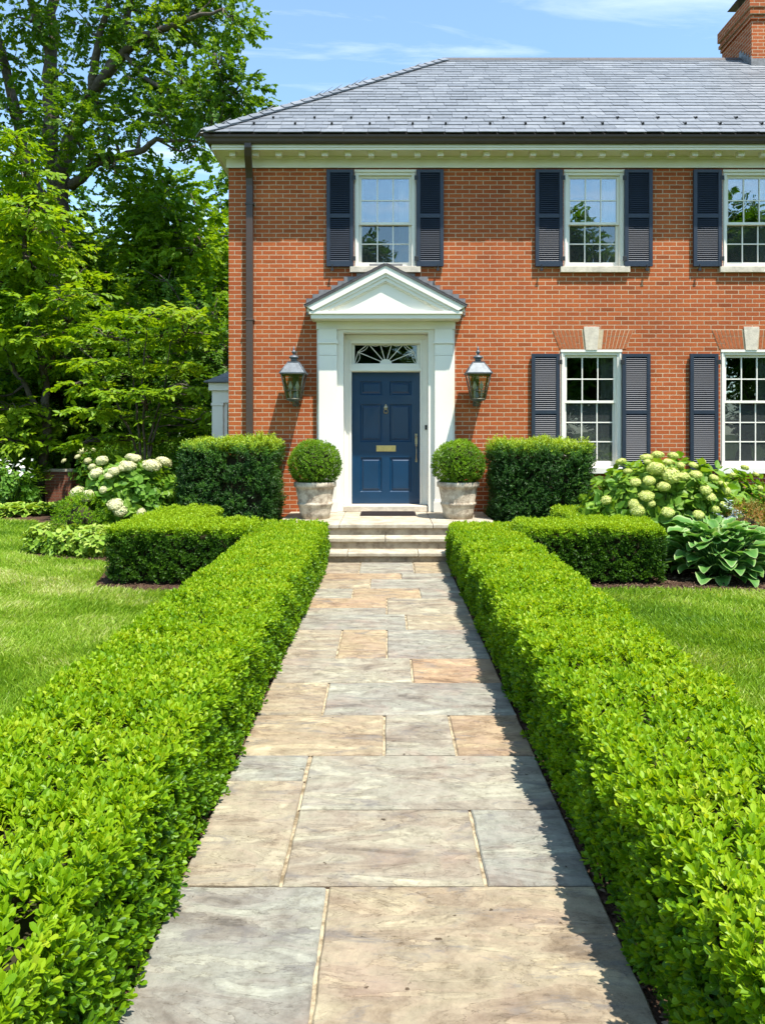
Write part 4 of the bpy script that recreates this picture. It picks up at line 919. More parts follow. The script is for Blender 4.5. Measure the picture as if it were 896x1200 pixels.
strip([pt(128, 296), pt(158, 190), pt(258, 112)], .009); strip([pt(720, 296), pt(692, 190), pt(595, 112)], .009)
full = [(140, 298)] + ends + [(712, 298)]
for p, q in zip(full, full[1:]):
    mx_, my_ = (p[0] + q[0]) / 2, (p[1] + q[1]) / 2; dx_, dy_ = 424 - mx_, 300 - my_; ll = math.hypot(dx_, dy_); sag = 24
    arc = [];
    for t in np.linspace(0, 1, 9):
        k = 4 * t * (1 - t) * sag; arc.append(pt(p[0] + (q[0] - p[0]) * t + dx_ / ll * k, p[1] + (q[1] - p[1]) * t + dy_ / ll * k))
    strip(arc, .008)
m.prism_y([(CX + .095 * math.cos(a), cz + .068 * math.sin(a)) for a in np.linspace(0, math.pi, 15)], ty + .004, ty + .0285)
obj('fan_bars', m, M['white'], tr)
# door
dy = WALL + .30; dz0, dz1 = .526, 2.632
m = MB(); DX0, DX1 = CX - .542, CX + .542
gxs = lambda px: fx(px, dy); gzs = lambda py: fz(py, dy)
colx = [(gxs(421.9), gxs(447.3)), (gxs(456.5), gxs(482.0))]; rowz = [(gzs(576.4), gzs(535.9)), (gzs(517.7), gzs(473.5)), (gzs(463), gzs(446.7))]
m.box(DX0, DX1, dy + .022, dy + .05, dz0, dz1)
xsd = [DX0, colx[0][0], colx[0][1], colx[1][0], colx[1][1], DX1]; zsd = [dz0, rowz[0][0], rowz[0][1], rowz[1][0], rowz[1][1], rowz[2][0], rowz[2][1], dz1]
for i in (0, 2, 4): m.box(xsd[i], xsd[i + 1], dy, dy + .0215, dz0, dz1)
for c in (1, 3):
    for r_ in (0, 2, 4, 6): m.box(xsd[c], xsd[c + 1], dy + .0003, dy + .0212, zsd[r_], zsd[r_ + 1])
    for r_ in (1, 3, 5):
        x0, x1, z0, z1 = xsd[c], xsd[c + 1], zsd[r_], zsd[r_ + 1]
        def frus(g0, g1, y0, y1):
            a = [(x0 + g0, y0, z0 + g0), (x1 - g0, y0, z0 + g0), (x1 - g0, y0, z1 - g0), (x0 + g0, y0, z1 - g0)]; b_ = [(x0 + g1, y1, z0 + g1), (x1 - g1, y1, z0 + g1), (x1 - g1, y1, z1 - g1), (x0 + g1, y1, z1 - g1)]
            m.add(a + b_, [(0, 1, 5, 4), (1, 2, 6, 5), (2, 3, 7, 6), (3, 0, 4, 7)])
            return b_
        frus(0.0, .016, dy + .0004, dy + .018)
        b_ = frus(.016, .030, dy + .018, dy + .019); b_ = frus(.030, .055, dy + .019, dy + .004); m.add(b_, [(0, 1, 2, 3)])
door = obj('door', m, M['door'], house)
m = MB(); zc = fz(479.5, dy)
m.lathe([(.001, -.006), (.030, -.006), (.034, .0), (.030, .008), (.018, .014), (.001, .016)], 18, (0, 0, 0)); V = m.V[0].copy(); m.V[0] = np.stack([V[:, 0] + CX, dy - .002 - V[:, 2], V[:, 1] * 1.25 + zc + .025], 1)
m.tube([(CX + .032 * math.sin(a), dy - .018 - .006 * math.cos(a), zc + .0 - .055 * (1 - math.cos(a)) / 2 * 1.3) for a in np.linspace(-2.6, 2.6, 15) + math.pi - 3.14159 + 0], .0065, 8); m.lathe([(.001, -.012), (.012, -.008), (.014, 0), (.01, .01), (.001, .014)], 12, (CX, dy - .022, zc - .06)); m.box(CX - .012, CX + .012, dy - .014, dy - .001, zc + .055, zc + .078)
obj('knocker', m, M['nickel'], door)
m = MB(); x0, x1, z0, z1 = gxs(440.8), gxs(463.6), gzs(529), gzs(522)
m.box(x0, x1, dy - .010, dy - .0005, z0, z1); m.box(x0 + .022, x1 - .022, dy - .017, dy - .0102, z0 + .022, z1 - .022); m.box(x0 + .01, x1 - .01, dy - .0135, dy - .0101, z0 + .010, z0 + .019); m.box(x0 + .01, x1 - .01, dy - .0135, dy - .0101, z1 - .019, z1 - .010)
obj('mail_slot', m, M['brass'], door, bevel=.002)
m = MB(); xh = gxs(487.4); za, zb = gzs(541.5), gzs(508.3)
m.box(xh - .019, xh + .019, dy - .008, dy - .0005, zb - .17, zb); m.box(xh - .014, xh + .014, dy - .008, dy - .0005, za, za + .05)
m.tube([(xh, dy - .006, za + .03), (xh, dy - .05, za + .045), (xh, dy - .062, za + .12), (xh, dy - .058, za + .20), (xh, dy - .03, za + .25), (xh, dy - .006, za + .26)], [.009, .009, .008, .008, .008, .009], 8); m.tube([(xh, dy - .006, zb - .045), (xh, dy - .03, zb - .045)], [.020, .016], 12); m.tube([(xh, dy - .02, za + .275), (xh, dy - .065, za + .265)], [.012, .016], 8)
obj('door_handle', m, M['nickel'], door)
m = MB(); m.box(gxs(497.2), gxs(499.6), WALL + .165, WALL + .1895, fz(503.5), fz(498)); m.tube([((gxs(497.2) + gxs(499.6)) / 2, WALL + .166, fz(500.5)), ((gxs(497.2) + gxs(499.6)) / 2, WALL + .158, fz(500.5))], .009, 10); obj('doorbell', m, M['black'], house)
m = MB(); m.box(CX - .66, CX + .64, WALL - .06, WALL + .40, PZ + .001, .5235); obj('threshold', m, M['lime'], house, bevel=.006)

# sunroom bay at the left side of the house
bay = MB(); sy0, sy1, sx0, sx1 = 13.2, 16.2, -3.14, HX0 - .002
S = F / sy0
bay.box(sx0 + .04, sx1, sy0 + .05, sy1, 0, .75); bayo = obj('side_bay', bay, M['white'], house)
m = MB()
m.box(sx0, sx0 + .20, sy0, sy0 + .2, .751, 2.15); m.box(sx0 - .015, sx0 + .215, sy0 - .015, sy0 + .2, 2.151, 2.2); m.box(sx0, sx1, sy0 + .001, sy0 + .2, 2.201, 2.42); m.box(sx0 - .05, sx1, sy0 - .05, sy1, 2.421, 2.56); m.box(sx0, sx0 + .2, sy0 + .201, sy1, 2.2, 2.42)
for yy in (14.6, 16.0): m.box(sx0, sx0 + .2, yy, yy + .2, .751, 2.1995)
m.box(sx0 + .2005, sx0 + .27, sy0 + .03, sy0 + .10, .752, 2.2)
m.box(sx0 + .27, sx1, sy0 + .04, sy0 + .09, 1.40, 1.43)
obj('bay_frame', m, M['white'], bayo, bevel=.004)
m = MB(); m.box(sx0 + .271, sx1, sy0 + .06, sy0 + .064, .752, 2.2); m.box(sx0 + .08, sx0 + .084, sy0 + .205, 15.99, .752, 2.199); obj('pane', m, M['fanglass'], bayo)
m = MB(); m.hexa([(sx0 - .12, sy0 - .12, 2.562), (sx1, sy0 - .12, 2.562), (sx1, sy1 + .1, 2.562), (sx0 - .12, sy1 + .1, 2.562), (sx1 - .25, sy0 + .35, 2.88), (sx1, sy0 + .35, 2.95), (sx1, sy1 - .3, 2.95), (sx1 - .25, sy1 - .3, 2.88)])
for k in range(5):
    t0, t1 = k / 5, (k + 1) / 5; a = lambda t: (sy0 - .12 + .47 * t, 2.566 + .32 * t)
    m.hexa([(sx0 - .12 + .6 * t0, a(t0)[0], a(t0)[1] + .004), (sx1, a(t0)[0], a(t0)[1] + .004), (sx1, a(t1)[0], a(t1)[1]), (sx0 - .12 + .6 * t1, a(t1)[0], a(t1)[1]), (sx0 - .12 + .6 * t0, a(t0)[0], a(t0)[1] + .018), (sx1, a(t0)[0], a(t0)[1] + .018), (sx1, a(t1)[0], a(t1)[1] + .004), (sx0 - .12 + .6 * t1, a(t1)[0], a(t1)[1] + .004)], 0, random.random())
obj('bay_roof', m, [M['slate']], bayo)

# ------------------------------------------------------------------ wall lanterns
def lantern(loc, label):
    t = thing('wall_lantern', label, 'lantern', loc, 'gas style lanterns flanking the door')
    hw, hb, z0, z1 = .135, .075, -.30, .0
    m = MB()
    for sx in (-1, 1):
        for sy in (-1, 1): m.tube([(sx * hb, sy * hb, z0), (sx * hw, sy * hw, z1)], .009, 6)
    for z, h in ((z0, hb), (z1 - .004, hw), (z0 + .10, hb + (hw - hb) * .333 - .002)):
        r_ = .008 if z != z0 + .10 else .004
        for a, b_ in (((-h, -h), (h, -h)), ((h, -h), (h, h)), ((h, h), (-h, h)), ((-h, h), (-h, -h))): m.tube([(*a, z), (*b_, z)], r_, 6)
    m.box(-hb, hb, -hb, hb, z0 - .018, z0 - .003); m.lathe([(.05, z0 - .03), (.045, z0 - .019)], 12); m.lathe([(.004, z0 - .065), (.016, z0 - .055), (.014, z0 - .04), (.03, z0 - .031)], 12)
    m.box(-.035, .035, .175, .229, -.38, .06); m.tube([(0, .19, -.33), (0, .12, -.36), (0, 0, z0 - .02)], .012, 8); m.tube([(0, .20, .03), (0, .12, .035)], .012, 8)
    obj('lamp_frame', m, M['lampframe'], t, local=True)
    m = MB(); a, b_, c = .148, .065, .135
    m.hexa([(-a, -a, .012), (a, -a, .012), (a, a, .012), (-a, a, .012), (-b_, -b_, c), (b_, -b_, c), (b_, b_, c), (-b_, b_, c)])
    m.box(-.157, .157, -.157, .157, -.002, .0115); m.box(-.07, .07, -.07, .07, .1355, .146)
    m.lathe([(.038, .146), (.038, .185), (.034, .19)], 14); m.lathe([(.060, .191), (.058, .205), (.035, .222), (.012, .232)], 16); m.lathe([(.012, .232), (.016, .247), (.028, .26), (.022, .277), (.010, .285), (.013, .295), (.004, .335)], 12)
    for sx in (-1, 1):
        for sy in (-1, 1): m.tube([(sx * a, sy * a, .012), (sx * b_, sy * b_, c)], .006, 6)
    obj('lamp_roof', m, M['zinc'], t, local=True)
    m = MB(); g = .004
    for k in range(4):
        ca, sa = math.cos(k * math.pi / 2), math.sin(k * math.pi / 2); rt = lambda x, y, z: (x * ca - y * sa, x * sa + y * ca, z)
        m.quads([rt(-hb, -hb, z0), rt(hb, -hb, z0), rt(hw, -hw, z1 - .01), rt(-hw, -hw, z1 - .01)], [[0, 1, 2, 3]])
    obj('glass_pane', m, M['lampglass'], t, local=True)
    for x in (-.04, .04):
        m = MB(); m.lathe([(.009, z0 - .001), (.009, z0 + .115)], 10); m.lathe([(.012, z0 + .116), (.024, z0 + .14), (.023, z0 + .165), (.008, z0 + .205), (.001, z0 + .22)], 12)
        V = np.concatenate(m.V); m.V = [v + np.array([x, 0, 0]) for v in m.V]; obj('candle_bulb', m, M['bulb'], t, local=True)
    t.scale = (1.27, 1.27, 1.27)
    return t
lz = fz(438.5, 11.2)
la = lantern((fx(344.3, 11.18), 11.18, lz), 'copper wall lantern with grey metal top, on the brick left of the door')
dup(la, (fx(559.8, 11.18), 11.18, lz), 'copper wall lantern with grey metal top, on the brick right of the door', 0, 1.27)

# ------------------------------------------------------------------ garden plants
def flower_mesh(name, mat, seed, r=.085, n=130):
    rng = np.random.default_rng(seed); i = np.arange(n) + .5; ph = np.arccos(1 - 1.75 * i / n); th = np.pi * (1 + 5 ** .5) * i
    u = np.stack([np.cos(th) * np.sin(ph), np.sin(th) * np.sin(ph), np.cos(ph)], 1)
    mb = MB(); P = u * np.array([r, r, r * .72]) * (1 + rng.normal(0, .05, (n, 1))); scatter(mb, FLOT, P, u + rng.normal(0, .2, u.shape), 1.15 * r / .085, rng, .5 + .25 * u[:, 2], leaf_var=.12)
    mb.lathe([(.001, -r * .5), (r * .8, -r * .2), (r * .86, r * .2), (r * .5, r * .5), (.001, r * .6)], 14, mat=0, tint=.1)
    return mb.mesh(name, mat)
FL_LIME = [flower_mesh('flower_head', M['lime_flower'], 500 + i) for i in range(3)]
FL_CREAM = [flower_mesh('flower_head', M['cream_flower'], 510 + i) for i in range(3)]
def hydrangea(label, c, rad, n, seed, flowers, meshes, group='hydrangea bushes in the beds', sc=1.0, tint=.5, fsc=.85, wide=False):
    """flowers: (px, py, size) as seen in the photograph; each sits on the bush surface nearest the viewer"""
    t = thing('hydrangea_bush', label, 'hydrangea', (c[0], c[1], 0), group); rng = np.random.default_rng(seed)
    mb = MB(); cc = (0, 0, c[2])
    dome(mb, cc, rad, n, HYDT, seed, sc, tint, .35, .16, -.75, .35, tvar=.2); dome(mb, cc, np.array(rad) * .72, n // 2, HYDT, seed + 1, sc, tint - .1, .35, .16, -.8, .35)
    for sx in ((-.62, .66) if wide else ()): dome(mb, (sx * rad[0], .05, c[2] * .86), np.array(rad) * [.58, .8, .82], n // 3, HYDT, seed + 2, sc, tint, .35, .2, -.75, .35, tvar=.2)
    obj('foliage', mb, M['hydleaf'], t, local=True)
    mb = MB()
    for k in range(16):
        a = rng.uniform(0, 6.28); rr_ = rng.uniform(.2, .75); mb.tube([(.1 * math.cos(a), .1 * math.sin(a), 0), (rad[0] * rr_ * .6 * math.cos(a), rad[1] * rr_ * .6 * math.sin(a), c[2] * .8), (rad[0] * rr_ * math.cos(a), rad[1] * rr_ * math.sin(a), c[2] + rad[2] * .6 * (1 - rr_ * .5))], [.009, .007, .005], 5)
    obj('stem', mb, M['twig'], t, local=True)
    for px, py, s in flowers:
        # meet the view ray with the front of the dome
        o = np.array([0, 0, EYE]) - np.array(c); d = nrm(at(px, py, 10.0) - np.array([0, 0, EYE])); A_, = [(d / rad) @ (d / rad)]; B_ = 2 * (o / rad) @ (d / rad); C_ = (o / rad) @ (o / rad) - 1.16
        disc = B_ * B_ - 4 * A_ * C_
        tt = (-B_ - math.sqrt(disc)) / (2 * A_) if disc > 0 else -B_ / (2 * A_)
        p = o + d * tt
        f = obj('flower_head', meshes[rng.integers(0, len(meshes))], None, t, local=True); f.location = p - np.array([-c[0], -c[1], -c[2]]) * 0 + np.array([0, 0, c[2]])
        nn = nrm(p / np.array(rad) ** 2) + np.array([0, -.15, .75]); f.rotation_euler = Vector(nn).to_track_quat('Z', 'Y').to_euler(); s *= fsc * rng.uniform(.82, 1.2); f.scale = (s * rng.uniform(.9, 1.15), s * rng.uniform(.85, 1.1), s * rng.uniform(.65, 1.0))
    return t
rf = np.random.default_rng(77)
RF = [(727, 541, 1.15), (757, 536, .9), (770, 533, 1.0), (782, 541, .9), (768, 549, 1.35), (788, 534, .95), (758, 541, .7), (786, 557, 1.25), (760, 563, .95), (744, 565, .7), (777, 570, 1.0), (757, 581, 1.0), (763, 590, .75), (742, 591, .9), (746, 598, 1.2), (782, 600, 1.05), (710, 586, .8), (826, 574, 1.0), (832, 582, 1.1), (846, 567, .7), (853, 568, .7), (812, 545, .85), (822, 541, .8), (815, 556, 1.0), (838, 597, .8), (848, 592, .9), (850, 575, .8), (800, 558, .85), (735, 552, .8), (818, 603, 1.05), (797, 545, .8), (836, 560, .75)]
hydrangea('large leafy hydrangea with many lime green flower heads, below the right-hand shutters', (3.50, 9.45, .66), (.88, .60, .68), 330, 600, RF, FL_LIME, sc=1.05, tint=.74, fsc=.82, wide=True)
LF = [(113, 554, 1.2), (134, 552, 1.0), (150, 546, 1.0), (159, 537, 1.1), (153, 535, .95), (178, 545, 1.35), (192, 541, 1.1), (90, 577, 1.2), (103, 581, 1.1), (135, 591, .95), (141, 599, 1.05), (166, 601, .7), (120, 540, .95), (128, 557, .8), (108, 547, .7), (146, 543, .7), (121, 574, .8), (144, 548, .9)]
hydrangea('leafy hydrangea with cream flower heads, left of the tall hedge block', (-3.86, 11.0, .62), (.76, .55, .66), 330, 610, LF, FL_CREAM, tint=.62, fsc=.98)
hydrangea('small hydrangea under the right-most lower window, cut by the photo edge', (4.85, 10.55, .55), (.62, .5, .55), 150, 620, [(872, 548, .7), (885, 556, .6), (858, 556, .6), (890, 572, .7)], FL_LIME, tint=.6)
hydrangea('distant white-flowered hydrangea behind the low garden wall', (-6.5, 17.0, .75), (.75, .5, .6), 120, 630, [(97, 528.5, 1.4), (107.5, 528, 1.2), (91, 535, .9), (75, 540, 1.0), (103, 540, 1.0)], FL_CREAM, tint=.3)

def hosta(name, label, loc, nleaf, L, seed, mat, group, spread=1.0, height=1.0):
    rng = np.random.default_rng(seed); mb = MB(); nu, nv = 9, 10
    for k in range(nleaf):
        q = (k + .5) / nleaf; a = k * 2.399963 + rng.uniform(-.3, .3); el = math.radians(82 - 66 * q ** .8 + rng.uniform(-7, 7)); l = L * (.62 + .5 * math.sin(min(1, q * 1.2) * math.pi * .62)) * rng.uniform(.88, 1.12); W = l * .70
        pet = l * (1.25 - .25 * q) * spread; hd_ = np.array([math.cos(a), math.sin(a), 0]); sd = np.array([-math.sin(a), math.cos(a), 0])
        p = np.array(hd_ * .04 * q); e = el; pts = []; n1 = 5
        for i in range(n1): p = p + (hd_ * math.cos(e) + np.array([0, 0, math.sin(e) * height])) * pet / n1; e -= .10; pts.append(p.copy())
        mb.tube([hd_ * .03] + pts, [.008] * n1 + [.006], 5, tint=.3)
        V = []; tn = []; e2 = math.radians(6 + 34 * (1 - q)) + rng.uniform(-.15, .15); tw = rng.uniform(-.25, .25)
        for i in range(nu):
            u = i / (nu - 1); wv = W * (math.sin(math.pi * min(1, (u * .96 + .03)) ** .72) ** .8) * .5
            if i: p = p + (hd_ * math.cos(e2) + np.array([0, 0, math.sin(e2)])) * l / (nu - 1); e2 -= .055 + (.05 + .10 * q) * (i / nu)
            nn = np.array([0, 0, 1]) * math.cos(e2) - hd_ * math.sin(e2)
            for j in range(nv + 1):
                v = j / nv * 2 - 1; V.append(p + sd * v * wv + nn * (abs(v) ** 1.4 * wv * .32 + v * tw * wv) + nn * .012 * math.sin(u * 11 + k) * abs(v)); tn.append(max(abs(v) ** 1.55 * .97, (u - .55) * 2 if u > .9 else 0) * .98 + .10 * math.cos(v * 15.7))
        mb.quads(V, [[i * (nv + 1) + j, i * (nv + 1) + j + 1, (i + 1) * (nv + 1) + j + 1, (i + 1) * (nv + 1) + j] for i in range(nu - 1) for j in range(nv)], 0, True, np.clip(np.array(tn) + rng.normal(0, .05), 0, 1))
    o = obj(name, mb, mat); o.location = loc; tag(o, label, 'hosta', group); return o
hosta('hosta_plant', 'big hosta with broad pale-edged leaves at the lawn edge, right of the L-shaped hedge', (3.84, 8.52, 0), 190, .25, 700, M['hosta'], 'hosta clumps', 1.35, 1.9)
hosta('hosta_plant', 'second hosta clump beyond the big hosta, partly cut by the photo edge', (4.62, 8.75, 0), 50, .2, 701, M['hosta'], 'hosta clumps', 1.2, 1.5)
def mound(name, label, cat, c, rad, n, temps, mat, seed, sc=1.0, tint=.5, group=None, amp=.1, up=.3, core=True, tvar=.18, roll='random'):
    mb = MB(); dome(mb, (0, 0, c[2]), rad, n, temps, seed, sc, tint, up, amp, -.9, .2, tvar=tvar, roll=roll)
    if core: mb.lathe([(rad[0] * .55 * math.sin(a), c[2] - rad[2] * .58 * math.cos(a)) for a in np.linspace(.15, 3.0, 9)], 14, mat=1, squash=rad[1] / rad[0])
    o = obj(name, mb, [mat, M['twig']]); o.location = (c[0], c[1], 0); return tag(o, label, cat, group)
mound('barberry_shrub', 'small round shrub with golden red leaf tips beside the hydrangea', 'shrub', (4.42, 9.05, .40), (.33, .30, .40), 900, BOXS, M['barberry'], 720, 1.0, .55)
mound('silver_plant', 'pale silver-leaved low plant behind the big hosta', 'plant', (4.15, 8.98, .42), (.26, .12, .40), 90, HYDT, M['silver'], 722, .4, .6)
mound('foundation_shrub', 'low dark green shrub under the windows behind the hydrangea', 'shrub', (4.0, 10.9, .50), (1.1, .4, .52), 2200, YEWT, M['yew'], 724, 1.2, .5)
mound('foundation_shrub', 'dark green shrub below the right-most window', 'shrub', (6.2, 10.8, .45), (1.0, .45, .5), 1700, YEWT, M['yew'], 725, 1.2, .5)
mound('round_shrub', 'small round bright green shrub in front of the cream hydrangea', 'shrub', at(96, 606, 10.4) * [1, 1, 0] + [0, 0, .42], (.36, .32, .36), 1100, BOXS, M['box'], 730, 1.0, .35)
for k, (px, d, r) in enumerate(((62, 10.35, .36), (88, 10.15, .42), (113, 10.0, .34))):
    p = at(px, 600, d); mound('ground_cover_plant', ['low pale-leaved ground cover clump at the lawn edge, farthest from the hedge', 'low pale-leaved ground cover clump, middle one at the lawn edge', 'low pale-leaved ground cover clump touching the L-shaped hedge'][k], 'ground cover', (p[0], d, .16), (r, .34, .24), 210, HYDT, M['varieg'], 740 + k, .62, .55, 'pale ground cover clumps', .15)
for k, (px, d, r) in enumerate(((5, 14.6, .55), (32, 14.8, .5), (55, 15.0, .42))):
    p = at(px, 600, d); hosta('hosta_plant', ['pale hosta clump at the far lawn edge by the photo border', 'pale hosta clump between two others at the far lawn edge', 'pale hosta clump at the far lawn edge near the low brick wall'][k], (p[0], d, 0), 34, .24, 760 + k, M['varieg'], 'far hostas under the trees', 1.0, .8)
mb = MB(); rng = np.random.default_rng(9); P = []
c = at(-8, 572, 15.6); dome(mb, (0, 0, .45), (.95, .4, .5), 260, HYDT, 790, .8, .4, .3, .2, -.8, .3)
n = 60; P = np.stack([rng.uniform(-.9, .9, n), rng.uniform(-.45, .1, n), rng.uniform(.65, 1.15, n)], 1); scatter(mb, [floret(rng, .05)], P, rng.normal(0, .4, (n, 3)) + [0, -.3, 1], rng.uniform(.6, 1.3, n), rng, .7, mat=1)
for p in P[::2]: mb.tube([(p[0] * .8, p[1], .3), p], .004, 4, 0)
o = obj('white_perennial', mb, [M['hydleaf'], M['white_flower']]); o.location = (c[0], 15.6, 0); tag(o, 'white-flowered perennial behind the far hostas at the edge of the trees', 'perennial')
# low brick garden wall
gw = thing('garden_wall', 'low old brick garden wall stub under the trees', 'wall', (-7.4, 17.2, 0))
m = MB(); a, b_ = at(53, 0, 17.2)[0], at(84, 0, 17.2)[0]; m.box(a, b_, 17.2, 17.5, 0, .74); m.box(b_ + .002, b_ + .32, 17.45, 19.0, 0, .72); split_mats(m); obj('wall', m, [M['brick_old'], M['brick_old']], gw)
m = MB(); m.box(a - .03, b_ + .03, 17.17, 17.53, .741, .80); m.box(b_ + .031, b_ + .35, 17.42, 19.0, .721, .775); obj('coping', m, M['step'], gw, bevel=.01)
m = MB(); m.box(-6.62, -5.9, 18.5, 18.8, 0, .85); split_mats(m); obj('wall', m, [M['brick_old'], M['brick_old']], gw)

# ------------------------------------------------------------------ trees
def limb(mb, p0, p1, r0, r1, rng, bend=.12, seg=7, n=6):
    p0 = np.asarray(p0, float); p1 = np.asarray(p1, float); L = np.linalg.norm(p1 - p0); o = rng.normal(0, bend * L, 3); o2 = rng.normal(0, bend * L * .3, 3)
    ts = np.linspace(0, 1, n); pts = [p0 + (p1 - p0) * t + o * math.sin(math.pi * t) + o2 * math.sin(2 * math.pi * t) for t in ts]
    mb.tube(pts, [r0 + (r1 - r0) * t for t in ts], seg); return pts
def tree(name, label, base, limbs, clumps, temps, leafm, seed, trunk_r, sc=1.0, per=60, tint=.5, group=None, drop=-.12, vz=.55):
    """limbs: polylines of the trunk and main branches (points with radii). clumps: (centre, radius triple)"""
    rng = np.random.default_rng(seed); t = thing(name, label, 'tree', tuple(base), group); base = np.asarray(base)
    wood = MB(); nodes = []
    for pts, rad in limbs:
        P = [np.asarray(p, float) for p in pts]; fine = []; rr_ = []
        for i in range(len(P) - 1):
            for k in range(4):
                q = k / 4; fine.append(P[i] + (P[i + 1] - P[i]) * q + rng.normal(0, .02 * np.linalg.norm(P[i + 1] - P[i]), 3) * (k > 0)); rr_.append(rad[i] + (rad[i + 1] - rad[i]) * q)
        fine.append(P[-1]); rr_.append(rad[-1]); wood.tube(fine, rr_, 9); nodes += list(zip(fine[2:], rr_[2:]))
    NP = np.array([n_[0] for n_ in nodes]); NR = np.array([n_[1] for n_ in nodes])
    crown = MB(); thin = wood
    for c, rad in clumps:
        c = np.asarray(c, float); cost = np.linalg.norm(NP - c, axis=1) + np.maximum(0, NP[:, 2] - c[2]) * .8; i = int(np.argmin(cost))
        pts = limb(thin, NP[i], c, min(NR[i] * .55, .09), .018, rng, .1, 6)
        for k in range(5):
            u = nrm(rng.normal(size=3)); e = c + u * np.asarray(rad) * .75; limb(thin, pts[-2 - (k % 2)], e, .016, .006, rng, .12, 4, 4)
        vol = float(np.mean(rad)); cluster(crown, c, rad, int(per * vol ** 2) + 8, temps, rng, sc, tint + rng.normal(0, .12), drop=drop, vz=vz)
    inv = Matrix.Translation(-Vector(base))
    for nm, b_, mt in (('trunk', wood, M['bark']), ('crown', crown, leafm)):
        obj(nm, b_, mt, t)
    return t
rt = np.random.default_rng(31)
def clump_cloud(c, rad, n, r0, r1, seed, flat=.8, shell=.5):
    r = np.random.default_rng(seed); out = []
    for _ in range(n):
        u = nrm(r.normal(size=3)); k = shell + (1 - shell) * r.random(); s = r.uniform(r0, r1); out.append((np.asarray(c) + u * np.asarray(rad) * k, (s, s, s * flat)))
    return out
# big old tree: limbs follow the photograph
D = 21.0
A_ = lambda px, py, d=D: at(px, py, d)
big_l = [([A_(76, 575), A_(74, 420), A_(70, 300), A_(68, 235), A_(72, 205)], [.42, .36, .30, .28, .26]),
         ([A_(72, 205), A_(80, 170), A_(92, 140), A_(110, 108, 20.5), A_(126, 85, 20), A_(146, 62, 19.6), A_(166, 42, 19.2), A_(210, 27, 18.6), A_(262, 10, 18)], [.24, .22, .20, .18, .15, .13, .10, .07, .03]),
         ([A_(126, 85, 20), A_(140, 50, 20.2), A_(150, 10, 20.5), A_(165, -60, 21), A_(180, -160, 21.5)], [.13, .11, .10, .08, .03]),
         ([A_(68, 235), A_(60, 180), A_(58, 120), A_(60, 60, 21.5), A_(64, 0, 22), A_(75, -90, 22.5), A_(90, -220, 23)], [.24, .22, .2, .17, .14, .10, .04]),
         ([A_(60, 68, 21.5), A_(48, 35, 21.3), A_(36, 0, 21), A_(18, -70, 20.5)], [.13, .12, .10, .05]),
         ([A_(84, 218), A_(97, 208, 20.7), A_(112, 190, 20.3), A_(150, 180, 19.6), A_(168, 176, 19.2), A_(183, 163, 18.8), A_(232, 166, 18)], [.15, .13, .11, .09, .08, .06, .025]),
         ([A_(108, 112, 20.5), A_(112, 70, 20), A_(122, 25, 19.5), A_(140, -40, 19)], [.13, .11, .08, .03]),
         ([A_(64, 250), A_(40, 215, 21.5), A_(25, 160, 22), A_(14, 110, 22), A_(4, 70, 22), A_(-20, 0, 22.5)], [.18, .17, .16, .15, .13, .08]),
         ([A_(146, 62, 19.6), A_(168, 90, 19), A_(200, 112, 18.5), A_(255, 118, 18)], [.07, .06, .045, .02])]
cl = []
rb = np.random.default_rng(8)
for px, py, s in [(20, 20, 1.0), (60, 40, .7), (100, 20, .9), (120, 50, .8), (28, 75, .8), (8, 130, .9), (75, 85, .7), (100, 110, .9), (85, 140, .9), (60, 150, .9), (120, 150, .8), (45, 185, .8), (100, 175, .7), (140, 15, .8), (175, 12, .9), (160, 40, .7), (185, 35, .7), (215, 10, .8), (230, 45, .6), (245, 22, .7), (268, 30, .6), (290, 18, .6), (300, 30, .4), (262, 62, .4), (272, 66, .35), (150, 90, .6), (170, 75, .6), (190, 60, .5), (175, 120, .8), (200, 110, .8), (220, 125, .8), (240, 110, .8), (255, 130, .7), (270, 105, .6), (285, 95, .6), (300, 105, .7), (310, 120, .6), (290, 130, .6), (150, 140, .7), (190, 145, .6), (215, 150, .6), (235, 170, .5), (130, 120, .6), (210, 90, .5), (-30, 60, 1.2), (-40, 150, 1.2), (30, 130, .6), (45, 20, .6),
                  (-20, -60, 1.3), (40, -60, 1.3), (100, -50, 1.3), (160, -60, 1.3), (210, -50, 1.2), (60, -150, 1.5), (130, -160, 1.5), (190, -130, 1.3), (100, -250, 1.6), (260, -20, .8), (-60, -10, 1.3), (20, 230, .8), (130, 195, .7), (-10, -180, 1.5)]:
    px = px - max(0, px - 200) * .17; d = np.interp(px, [-50, 100, 310], [22, 20.5, 18]) + rb.uniform(-1.6, 1.6); cl.append((at(px, py, d), (s * .95, s * 1.1, s * .7)))
bx = A_(76, 575); bx[2] = 0
tree('shade_tree', 'huge old shade tree with dark forking trunk and overhanging branches beside the house', bx, [([bx] + big_l[0][0], [.5] + big_l[0][1])] + big_l[1:], cl, MAPT, M['maple'], 900, .4, .82, 96, .60)
